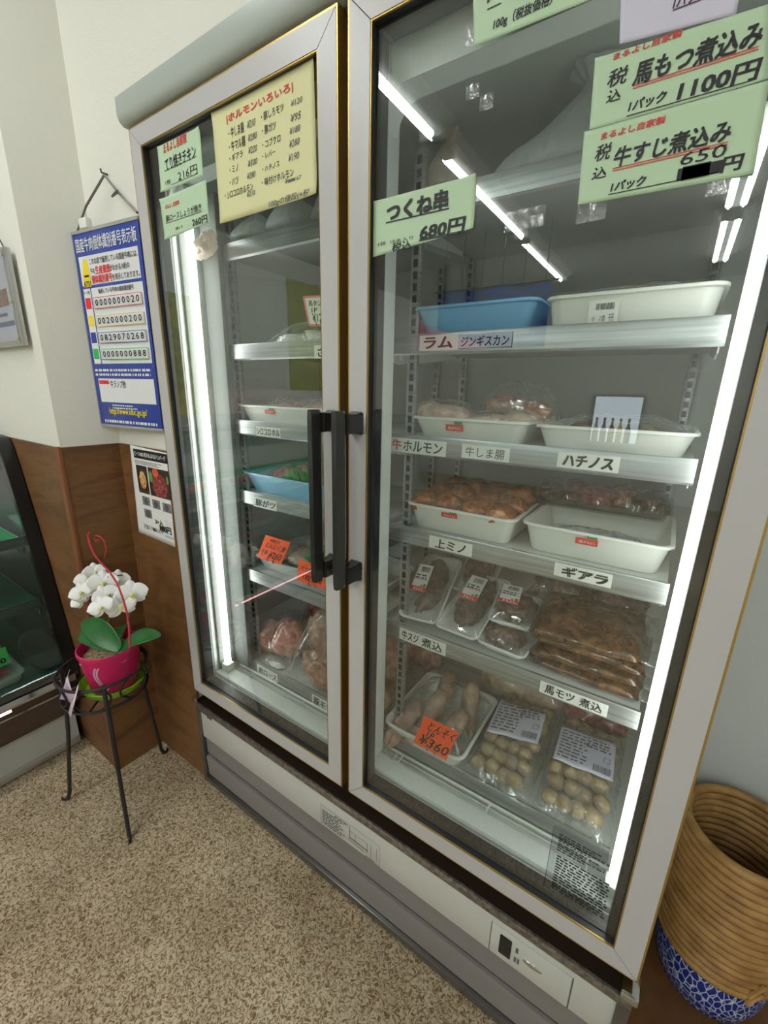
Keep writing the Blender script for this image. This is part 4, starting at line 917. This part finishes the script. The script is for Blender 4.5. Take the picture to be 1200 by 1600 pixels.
# ---- flyer on the wainscot
fy = .0074
q4 = Z3(195, 680, 8.42)
fl = tag(sheet('flyer', 'x', 'x', [(203, 695), (260, 708), (274, 855), (217, 831)], M['ptwhite'], fy, None, (0, 0, 0, 0), .0003), 'white flyer with two food photos and 880円 stuck on the wood beside the refrigerator', 'flyer')
FF = FY(fy)
def PR(a, c):
    p, q = at(*q4(*a), y=fy), at(*q4(*c), y=fy); return p.x, q.z, q.x, p.z
fx0, fx1, fz0, fz1 = -.195, -.006, .826, 1.091
FQ = lambda s, t: (fx0 + s * (fx1 - fx0), fz1 - t * (fz1 - fz0))
def rq(a, c): p, q = FQ(*a), FQ(*c); return ('r', p[0], q[1], q[0], p[1])
def tq(t, a, c, bo): p, q = FQ(*a), FQ(*c); return ('t', t, p[0], q[1], q[0], p[1], bo, 0)
def disc(s, t, rx, ry, n=20):
    p = FQ(s, t); return ('p', [(p[0] + rx * math.cos(2 * PI * k / n) * (1 + .12 * math.sin(3 * k)), p[1] + ry * math.sin(2 * PI * k / n)) for k in range(n)])
marks(fl, 'black_print', [rq((.04, .025), (.96, .125)), tq('2+入', (.42, .775), (.64, .83), .05), tq('880円', (.53, .825), (.84, .90), .05), tq('ガブ旨ビーフ100%ハンバーグ', (.06, .885), (.62, .935), .03), ('l', *FQ(.04, .875), *FQ(.95, .905), .0006)] + fineprint(*FQ(.05, .185), *FQ(.85, .14), 3, 8, .45, .3) + fineprint(*FQ(.7, .83), *FQ(.95, .74), 5, 9, .12, .1) + fineprint(*FQ(.66, .95), *FQ(.92, .92), 2, 10, .4, .1), M['ink'], FF, .0007)
marks(fl, 'white_print', [tq('ビーフ100% 肉汁あふれるハンバーグ', (.07, .05), (.92, .10), .02)], M['ptwhite'], FF, .0011)
marks(fl, 'photo_picture', [rq((.06, .20), (.37, .51)), rq((.40, .20), (.95, .51))], M['photo1'], FF, .0008, True)
marks(fl, 'egg_picture', [disc(.22, .36, .018, .026)], M['printegg'], FF, .0011)
marks(fl, 'patty_picture', [disc(.68, .38, .040, .034)], M['printbrown'], FF, .0011)
marks(fl, 'carrot_picture', [disc(.60, .245, .016, .012)], M['printred'], FF, .0014)
marks(fl, 'greens_picture', [disc(.46, .30, .010, .016), disc(.91, .30, .006, .012)], M['printgreen'], FF, .0013, True)
marks(fl, 'step_pictures', [rq((.12, .545), (.34, .645)), rq((.41, .55), (.62, .65)), rq((.69, .555), (.92, .655)), rq((.13, .69), (.34, .79))], M['printgrey'], FF, .0008, True)
marks(fl, 'step_rounds', [disc(.23, .595, .010, .010), disc(.515, .60, .010, .010), disc(.80, .605, .010, .010), disc(.235, .74, .011, .011)], M['inkgrey'], FF, .0012, True)
# ---- framed certificate on the pillar
ce = thing('certificate_frame', 'clear acrylic certificate frame hung by a wire on the grey pillar', 'frame', (-.475, -.15, 1.358))
cx0, cx1, cz0, cz1 = -.60, -.322, 1.352, 1.575
b = MB().box(cx0, cx1, -.162, -.150, cz0, cz1, .001).build('backing', M['silver'], ce)
marks(ce, 'printed_sheet', [('r', cx0 + .012, cz0 + .012, cx1 - .018, cz1 - .012)], M['ptlav'], FY(-.162), .0006)
marks(ce, 'picture', [('r', cx0 + .1, cz0 + .095, cx1 - .035, cz0 + .135)], M['printbrown'], FY(-.162), .001)
marks(ce, 'print_bands', [('r', cx0 + .02, cz0 + .048, cx1 - .022, cz0 + .060), ('r', cx0 + .02, cz0 + .072, cx1 - .06, cz0 + .080)], M['bannerblue'], FY(-.162), .001)
MB().box(cx0 + .002, cx1 - .002, -.166, -.1635, cz0 + .002, cz1 - .002).build('acrylic_cover', M['clear'], ce)
b = MB()
for x, z in ((cx1 - .012, cz1 - .018), (cx1 - .010, cz0 + .10), (cx1 - .012, cz0 + .014)): b.box(x - .006, x + .006, -.168, -.166, z - .003, z + .003, .001)
b.build('corner_screws', M['chrome'], ce)
MB().tube([(cx1 - .02, -.155, cz1), (-.47, -.148, 1.70), (cx0 + .02, -.155, cz1)], .0015, 6).build('hanging_wire', M['iron'], ce)

# ------------------------------------------------------------------ plant stand and orchid
SX, SY = -.166, -.172
st = thing('plant_stand', 'black wrought iron plant stand with scrolled ring and splayed legs on the speckled floor', 'stand', (SX, SY, 0))
circ = lambda r, z, n=40: [(SX + r * math.cos(2 * PI * k / n), SY + r * math.sin(2 * PI * k / n), z) for k in range(n)]
MB().tube(circ(.112, .470), .0042, 8, True).build('ring', M['iron'], st)
MB().tube(circ(.106, .396), .0042, 8, True).build('ring', M['iron'], st)
b = MB()
for k in range(6):
    a0 = 2 * PI * k / 6 + .35; pts = []
    for j in range(20):
        t = 2 * PI * j / 20; aa = a0 + .42 * math.cos(t); z = .433 + .034 * math.sin(t); rr2 = .109
        pts.append((SX + rr2 * math.cos(aa), SY + rr2 * math.sin(aa), z))
    b.tube(pts, .0032, 6, True)
b.build('scrollwork', M['iron'], st)
b = MB()
for k in range(3):
    a = PI * k / 3 + .2; b.tube([(SX + .104 * math.cos(a), SY + .104 * math.sin(a), .392), (SX - .104 * math.cos(a), SY - .104 * math.sin(a), .392)], .0032, 6)
b.build('support_bars', M['iron'], st)
for fx, fy2 in ((-.283, -.288), (-.003, -.240), (-.207, -.022)):
    d = Vector((fx - SX, fy2 - SY, 0)).normalized()
    p = lambda r, z: Vector((SX, SY, 0)) + d * r + Vector((0, 0, z))
    rl = math.hypot(fx - SX, fy2 - SY)
    lg = MB().tube([p(.108, .475), p(.111, .39), p(.125, .25), p(rl - .008, .03), p(rl, .008)], .0058, 8).build('leg', M['iron'], st)
    MB().tube([p(rl - .002, .012), p(rl + .008, .004), p(rl + .016, .006), p(rl + .016, .012)], [.005, .0042, .004, .003], 8).build('foot', M['iron'], lg)
PX, PY = -.158, -.150
tag(MB().lathe([(.0, .397), (.060, .397), (.076, .402), (.087, .424), (.0885, .426), (.087, .427), (.074, .405), (.0, .402)], (PX, PY), 40).build('plant_saucer', M['limeg'], None, 50), 'lime green saucer under the magenta pot in the iron stand', 'saucer')
b = MB(); b.loft([[(SX - .03 + .02 * k, SY - .105 + .012 * math.sin(k), .412), (SX - .02 + .02 * k, SY - .082 + .01 * math.cos(k * 2), .47 + .028 * math.sin(k * 1.5 + 1))] for k in range(6)], False, False, False)
tag(b.build('plastic_wrap', M['tissue'], None, 180, .0012), 'lilac plastic wrap tucked between the magenta pot and the stand', 'wrap')
orc = thing('orchid_pot', 'white flowering orchid in a magenta pot on the black iron stand', 'plant', (PX, PY, .405))
MB().lathe([(.0, .404), (.059, .404), (.061, .408), (.071, .48), (.077, .525), (.0805, .527), (.0805, .535), (.077, .537), (.074, .530), (.070, .50), (.0, .497)], (PX, PY), 44).build('pot', M['magenta'], orc, 50)
MB().blob((PX, PY, .505), (.070, .070, .012), .18, 4, 3, 4).build('bark', M['moss'], orc, 180)
# pale leaf motif on the pot
b = MB(); vd = (CAM - Vector((PX, PY, .46))); va = math.atan2(vd.y, vd.x) - .35
for k in range(16):
    t = k / 15; z = .425 + .075 * t; a = va - .28 * math.sin(t * PI * .8); R = .0612 + (z - .408) * .139 + .0016
    for sg in (-1, 1):
        P0 = lambda da, dz: (PX + R * math.cos(a + da), PY + R * math.sin(a + da), z + dz)
        b.poly([P0(0, 0), P0(sg * .06, .003), P0(sg * .10, .008), P0(sg * .04, .006)])
b.build('pot_motif', M['tissue'], orc)
def leaf(base, tip, width, lift, droop, nm='leaf', tw=0):
    base, tip = Vector(base), Vector(tip); d = tip - base; sd = d.cross(Vector((0, 0, 1))).normalized(); up = sd.cross(d.normalized())
    sd = (sd * math.cos(tw) + up * math.sin(tw)).normalized(); up = sd.cross(d.normalized()).normalized()
    b = MB()
    def f(s, t):
        wv = width * (math.sin(PI * min(1, (t * .93 + .05))) ** .62); u = 2 * s - 1
        p = base + d * t + Vector((0, 0, lift * math.sin(PI * t) - droop * t * t)) + sd * (u * wv / 2) + up * (.22 * wv * u * u * .5)
        return tuple(p)
    b.grid(f, 10, 22); b.build(nm, M['leaf'], orc, 180, .0018)
leaf(at(188, 1014, y=-.19), at(129, 972, y=-.215), .062, .010, .0, tw=.95)
leaf(at(180, 1016, y=-.17), at(122, 990, y=-.185), .050, .012, .006, tw=.7)
leaf(at(186, 1016, y=-.19), at(251, 993, y=-.13), .050, .014, .0, tw=-.45)
leaf((-.160, -.135, .515), (-.235, -.080, .54), .05, .015, .01, tw=.2)
def flower(u, v, y, sc=1.0, roll=0, yaw=0, pitch=0):
    c = at(u, v, y=y); n = (CAM - c).normalized()
    n = (Matrix.Rotation(yaw, 3, 'Z') @ n); n.z += pitch; n.normalize()
    X = Vector((0, 0, 1)).cross(n).normalized(); Y = n.cross(X)
    X, Y = X * math.cos(roll) + Y * math.sin(roll), Y * math.cos(roll) - X * math.sin(roll)
    R = .031 * sc
    def petal(b, ang, ln, wd, cup, z):
        ca, sa = math.cos(ang), math.sin(ang)
        def f(s, t):
            w_ = wd * math.sin(PI * (.08 + .90 * t)) ** .7 * (2 * s - 1) * .5; l = ln * t
            h = cup * t * t - .12 * abs(2 * s - 1) ** 2 * wd + .05 * wd * math.sin(s * 7 + ang * 3) * t + z
            return tuple(c + X * (ca * l - sa * w_) + Y * (sa * l + ca * w_) + n * h)
        b.grid(f, 8, 10)
    b = MB()
    for a in (90, 215, 325): petal(b, math.radians(a), R * .98, R * .78, -.004, -.0022)
    for a in (8, 172): petal(b, math.radians(a), R * 1.05, R * 1.25, .004, .0)
    o = b.build('flower', M['petal'], orc, 180, .0006)
    b = MB(); b.blob(c + n * .006 - Y * .004, (.0055 * sc, .0055 * sc, .006 * sc), .2, 3, u)
    petal(b, math.radians(270), R * .42, R * .34, .006, .004)
    b.build('flower_lip', M['lip'], o, 180)
    return c
FL = [(136, 905, -.17, .95, .2, -.2), (148, 893, -.15, .85, -.1, .2), (127, 925, -.21, .95, .5, -.5), (124, 938, -.20, .72, .8, -.3), (161, 910, -.17, 1.12, -.1, 0), (184, 906, -.13, .95, -.3, .2), (165, 930, -.19, .95, .3, .1), (158, 948, -.22, .92, .4, -.4), (188, 946, -.18, 1.12, .1, 0), (206, 927, -.15, 1.15, -.1, .2)]
cs = [flower(*f) for f in FL]
# stems
b = MB(); base = Vector((-.150, -.148, .51))
b.tube([base, base + Vector((.01, .0, .10)), base + Vector((.018, .02, .2)), cs[5] + Vector((0, .012, .01)), cs[4] + Vector((-.0, .014, .01)), cs[0] + Vector((-.0, .012, 0)), cs[2] + Vector((-.0, .012, .0))], .0022, 6)
b.tube([base + Vector((.004, .01, 0)), base + Vector((.03, .045, .10)), cs[9] + Vector((-.006, .014, -.02)), cs[8] + Vector((-.006, .014, .0)), cs[6] + Vector((-.004, .014, 0)), cs[7] + Vector((-.004, .012, 0))], .0022, 6)
b.build('stem', M['stem'], orc)
tk = [(203, 1012), (202, 985), (199, 960), (193, 938), (184, 913), (171, 893), (158, 880), (147, 866), (140, 850), (137, 836), (140, 832)]
hk2 = [(163, 872), (166, 858), (163, 845), (156, 838), (150, 837), (147, 842), (150, 846), (154, 842)]
b = MB(); b.tube([at(u, v, y=-.215 + .006 * k) for k, (u, v) in enumerate(tk)], .0024, 6); b.build('support_wire', M['stake'], orc)
b = MB(); b.tube([at(u, v, y=-.15) for u, v in hk2], .0018, 6); b.build('support_wire', M['stake'], orc)

# ------------------------------------------------------------------ meat showcase on the left
Y0, Y1 = -2.3, -.165
cs_ = thing('meat_showcase', 'low glass meat showcase with black end panel and green deck, left of the wooden pillar', 'showcase', (-.85, -1.2, 0))
MB().prism([(-.505, .035), (-.505, .150), (-1.30, .150), (-1.30, .035)], 'y', Y0, Y1).build('kick_panel', M['kick'], cs_)
b = MB(); b.box(-1.3, -.500, Y0, Y1, .008, .035, .002); b.build('base_strip', M['silver'], cs_)
b = MB(); b.loft([[(x, y, z) for x, z in ((-.49, .152), (-.450, .255), (-.440, .285), (-.440, .300), (-.60, .300), (-.60, .152))] for y in (Y0, Y1)]); b.build('bronze_skirt', M['bronze'], cs_)
b = MB(); b.loft([[(x, y, z) for x, z in ((-.452, .302), (-.425, .305), (-.420, .315), (-.424, .330), (-.46, .334), (-.46, .302))] for y in (Y0, Y1)]); b.box(-.447, -.438, Y0, Y1, .266, .272); b.build('front_rail', M['chrome'], cs_)
MB().box(-.446, -.4375, -1.05, -.335, .287, .297, .002).build('glow_strip', M['pinkglow'], cs_)  # emissive pink strip along the bronze skirt
MB().box(-1.3, -.46, Y0, Y1, .30, .322).build('deck', M['darkpanel'], cs_)
MB().box(-1.25, -.47, Y0 + .02, Y1 - .012, .322, .330, .002).build('green_deck_mat', M['feltgreen'], cs_)
prof = [(-.432, .33), (-.455, .45), (-.50, .66), (-.548, .86), (-.585, 1.0), (-.602, 1.052), (-.625, 1.078), (-.66, 1.085), (-1.30, 1.085), (-1.30, .32), (-.43, .32)]
MB().prism(prof, 'y', Y1 - .008, Y1 + .012).build('end_panel', M['darkpanel'], cs_)
# black rim along the end panel
pts = [(-.426, .335), (-.452, .46), (-.497, .67), (-.545, .87), (-.582, 1.005), (-.600, 1.057), (-.623, 1.084), (-.66, 1.092), (-.95, 1.092)]
rings = []
for i, (x, z) in enumerate(pts):
    a = Vector(pts[min(i + 1, len(pts) - 1)]) - Vector(pts[max(i - 1, 0)]); a.normalize(); nx, nz = a.y, -a.x
    rings.append([(x + nx * .006, Y1 + .014, z + nz * .006), (x + nx * .006, Y1 - .022, z + nz * .006), (x - nx * .020, Y1 - .022, z - nz * .020), (x - nx * .020, Y1 + .014, z - nz * .020)])
MB().loft(rings).build('black_end_rim', M['black'], cs_)
gp = [(-.432, .333), (-.455, .45), (-.50, .66), (-.548, .86), (-.585, 1.0), (-.602, 1.052), (-.625, 1.078), (-.66, 1.086)]
b = MB(); b.loft([[(x, Y0, z) for x, z in gp], [(x, Y1 - .02, z) for x, z in gp]], False, False, False); b.build('front_glass', M['glass2'], cs_, 180, .005)
MB().box(-1.3, -.66, Y0, Y1, 1.080, 1.096, .003).build('top_panel', M['silver'], cs_)
MB().tube([(-.72, Y0 + .05, .985), (-.72, Y1 - .14, .985)], .009, 12).build('lamp_tube', M['mtube'], cs_)
MB().prism([(-.700, .968), (-.697, .968), (-.697, 1.030), (-.75, 1.034), (-.75, 1.031), (-.700, 1.027)], 'y', Y0 + .05, Y1 - .12).build('glare_plate', M['silver'], cs_)  # plate added to keep the tube's glare out of the door reflection
for z, xf_ in ((.765, -.575), (.558, -.545)):
    s = MB().box(-1.1, xf_, Y0 + .02, Y1 - .018, z, z + .012, .002).build('case_shelf', M['shelf'], cs_)
    MB().box(xf_, xf_ + .006, Y0 + .02, Y1 - .018, z - .012, z + .022, .001).build('shelf_front_rail', M['alu'], s)
    MB().box(-1.08, xf_ - .01, Y0 + .03, Y1 - .025, z + .012, z + .016).build('green_shelf_mat', M['feltgreen'], s)
    b = MB()
    for y in (Y1 - .023, -.9, -1.6): b.box(-1.1, xf_ + .004, y - .004, y + .004, z - .035, z, .001)
    b.build('shelf_support', M['chrome'], s)
b = MB(); b.tube([at(u, v, x=-.545) for u, v in ((78, 858), (70, 862), (64, 872), (66, 882), (76, 890), (84, 897), (80, 908), (86, 919), (98, 928))], .0022, 6); b.tube([at(u, v, x=-.545) for u, v in ((84, 897), (94, 899), (102, 908), (108, 920), (116, 926))], .0022, 6)
b.build('black_cable', M['black'], cs_)
tag(MB().blob((0, 0, 0), (.010, .052, .080), .05, 1.2, 4, 4).xf(Matrix.Translation((-.505, -.215, .412)) @ Matrix.Rotation(math.radians(-25), 4, 'Z') @ Matrix.Rotation(math.radians(-8), 4, 'Y') @ Matrix.Rotation(math.radians(24), 4, 'X')).build('serving_dish', M['black']), 'dark oval dish leaning at the right end inside the showcase', 'dish')
GT = 'trays of meat in the showcase'
yy = -.36; kk = 0
for j in range(7):
    for i, xx in enumerate((-.60, -.82)):
        y = -.37 - j * .235
        mm = ('meat_fresh', 'meat_pink', 'meat_red', 'meat_fresh')[(i + j) % 4]; tm = ('tray', 'bluetray', 'tray', 'greentray')[(i * 2 + j) % 4]
        t = tray(('showcase deck tray of %s meat, %s row, number %d from the wooden pillar' % ({'meat_fresh': 'bright red', 'meat_pink': 'pink', 'meat_red': 'dark red'}[mm], ('front', 'back')[i], j + 1)), xx - .095, xx + .095, y - .105, y + .105, .331, .032, tm, GT, inset=.01)
        for q5, (dx, dy) in enumerate([(-.04, -.045), (.04, -.045), (0, .04)]):
            MB().blob((xx + dx, y + dy, .352), (.042, .045, .022), .2, 2, kk + q5, 3, -.012).build('meat', M[mm], t, 180)
        kk += 1
for j in range(5):
    for zi, (zz, xx) in enumerate(((.575, -.665), (.782, -.69))):
        y = -.50 - j * .26; mm = ('meat_pink', 'meat_fresh', 'meat_red')[(j + zi) % 3]
        t = tray(('tray of %s meat on the %s showcase shelf, number %d from the pillar' % ({'meat_fresh': 'bright red', 'meat_pink': 'pink', 'meat_red': 'dark red'}[mm], ('lower', 'upper')[zi], j + 1)), xx - .085, xx + .085, y - .11, y + .11, zz, .03, 'tray', GT, inset=.01)
        for q5, dy in enumerate((-.045, .045)):
            MB().blob((xx, y + dy, zz + .022), (.055, .05, .020), .2, 2, kk + q5, 3, -.012).build('meat', M[mm], t, 180)
        kk += 1
o_ = at(17, 1036, x=-.478)
c = thing('price_card', 'bright green price card leaning on the first tray inside the showcase', 'card', (o_.x, o_.y - .04, o_.z))
f = Fr(o_ - Vector((0, .075, 0)), (0, 1, 0), (-.30, .0, 1))
b = MB(); A = [f(0, 0), f(.075, 0), f(.075, .055), f(0, .055)]; b.loft([[a - f.N * .0005 for a in A], [a + f.N * .0005 for a in A]]); b.build('card', M['fgreen'], c)
marks(c, 'lettering', [('t', '¥200', .012, .008, .066, .024, .03), ('t', '国産', .012, .03, .05, .048, .02)], M['ink'], f, .001)
tag(MB().blob((-.60, -.33, .645), (.045, .035, .05), .35, 2, 9, 4).build('plastic_bag', M['bluetray'], None, 180), 'pale blue plastic bag on the lower showcase shelf', 'bag')

# ------------------------------------------------------------------ right of the refrigerator
tag(MB().box(1.212, 1.93, .03, .398, 0, .100, .003).build('low_platform', M['wood']), 'low brown wooden platform under the basket, right of the refrigerator', 'platform')
BX, BYY = 1.338, .272
bp = tag(MB().lathe([(.0, .101), (.072, .101), (.080, .106), (.092, .15), (.0965, .20), (.0965, .215), (.092, .215), (.075, .12), (0, .112)], (BX, BYY), 48).build('woven_pot', M['bluepot'], None, 60), 'dark blue and white patterned pot holding the rattan basket, on the wooden platform', 'pot')
bk = thing('rattan_basket', 'tan coiled rattan basket standing in the blue patterned pot beside the refrigerator', 'basket', (BX, BYY, .2))
b = MB(); n = 17
for k in range(n):
    z = .220 + k * .0166; r = .093 + .004 * math.sin(k / n * PI)
    b.tube([(BX + r * math.cos(2 * PI * j / 48), BYY + r * math.sin(2 * PI * j / 48), z + .0004 * math.sin(j * 1.7 + k)) for j in range(48)], .0086, 8, True)
b.build('coil', M['rattan'], bk, 180)
b = MB(); b.lathe([(.0, .214), (.090, .214)], (BX, BYY), 40); b.build('coil_base', M['rattan'], bk)
b = MB(); a = math.radians(-60)
for zz in (.225, .245):
    b.tube([(BX + .104 * math.cos(a - .1), BYY + .104 * math.sin(a - .1), zz - .012), (BX + .104 * math.cos(a + .1), BYY + .104 * math.sin(a + .1), zz + .02)], .004, 6)
b.build('binding', M['rattan'], bk)

# ------------------------------------------------------------------ the shop behind (seen mirrored in the doors)
def lamp(label, x, y0, y1, n=1):
    r = thing('ceiling_light', label, 'light', (x, (y0 + y1) / 2, 2.44), 'fluorescent ceiling lights')
    b = MB(); b.loft([[(x + dx, y, z) for dx, z in ((-.11, 2.5), (-.05, 2.47), (.05, 2.47), (.11, 2.5))] for y in (y0 - .03, y1 + .03)]); b.build('reflector', M['white'], r)
    for k in range(n):
        xx = x + (k - (n - 1) / 2) * .075
        MB().tube([(xx, y0, 2.448), (xx, y1, 2.448)], .019, 12).build('tube', M['ctube'], r)
    b = MB()
    for y in (y0, y1): b.box(x - .06, x + .06, y - .02, y + .02, 2.43, 2.47, .003)
    b.build('lamp_socket', M['white'], r)
for k, (a, c) in enumerate(((-1.53, -.42), (-3.11, -1.72), (-4.61, -3.22))): lamp('single tube ceiling light above the meat showcase, number %d from the refrigerator' % (k + 1), (-.115, -.15, -.18)[k], a, c)
for k, (a, c) in enumerate(((-3.20, -2.0), (-4.55, -3.42))): lamp('double tube ceiling light on the right of the shop, number %d from the refrigerator' % (k + 1), 1.18, a, c, 2)
tag(MB().box(-2.298, -2.29, -1.70, -1.20, 1.02, 1.95).build('yellow_poster', M['signyellow']), 'large yellow green poster on the left shop wall nearer the refrigerator', 'poster')
tag(MB().box(-2.298, -2.29, -3.15, -2.65, 1.25, 2.30).build('yellow_poster', M['signyellow']), 'large yellow green poster on the left shop wall farther from the refrigerator', 'poster')
for k in range(5):
    x = .27 + k * .09
    bo = thing('bottle', ['clear', 'pale', 'amber', 'yellow', 'brown'][k] + ' bottle on the window ledge of the front wall', 'bottle', (x, -5.44, .70), 'bottles on the front window ledge')
    mm = [M['white'], M['silver'], M['rattan'], M['yellow'], M['wood']][k]
    MB().lathe([(0, .70), (.032, .70), (.034, .71), (.034, .86), (.014, .92), (.013, .97), (0, .97)], (x, -5.44), 16).build('bottle_body', mm, bo, 50)
    MB().lathe([(.014, .97), (.015, .971), (.015, 1.0), (0, 1.0)], (x, -5.44), 12).build('cap', M['red'], bo, 50)
structure(MB().box(.18, .77, -5.5, -5.39, .665, .70, .003).build('trim_5', M['white']))
b = thing('cloth_banner', 'blue and pink hanging sale banner in the shop, mirrored in the right door', 'banner', (-.35, -3.0, 1.62))
b_ = MB(); b_.grid(lambda s, t: (-.80 + .95 * s, -3.0 + .01 * math.sin(s * 14), 1.62 + .46 * t), 20, 4); b_.build('cloth', M['bannerblue'], b, 180, .002)
marks(b, 'pink_field', [('p', [(-.70, 1.62), (.02, 1.62), (-.68, 1.86)])], M['bannerpink'], Fr((-.3, -2.985, 0), (1, 0, 0), (0, 0, 1)), .0)
r_ = MB(); r_.tube([(-.85, -3.0, 2.09), (.2, -3.0, 2.09)], .008, 8); r_.build('rod', M['iron'], b)
b2 = MB()
for k in range(6): b2.tube([(-.75 + k * .17, -3.0, 2.06), (-.75 + k * .17, -3.0, 2.5)], .004, 6)
b2.build('hanging_cord', M['iron'], b)
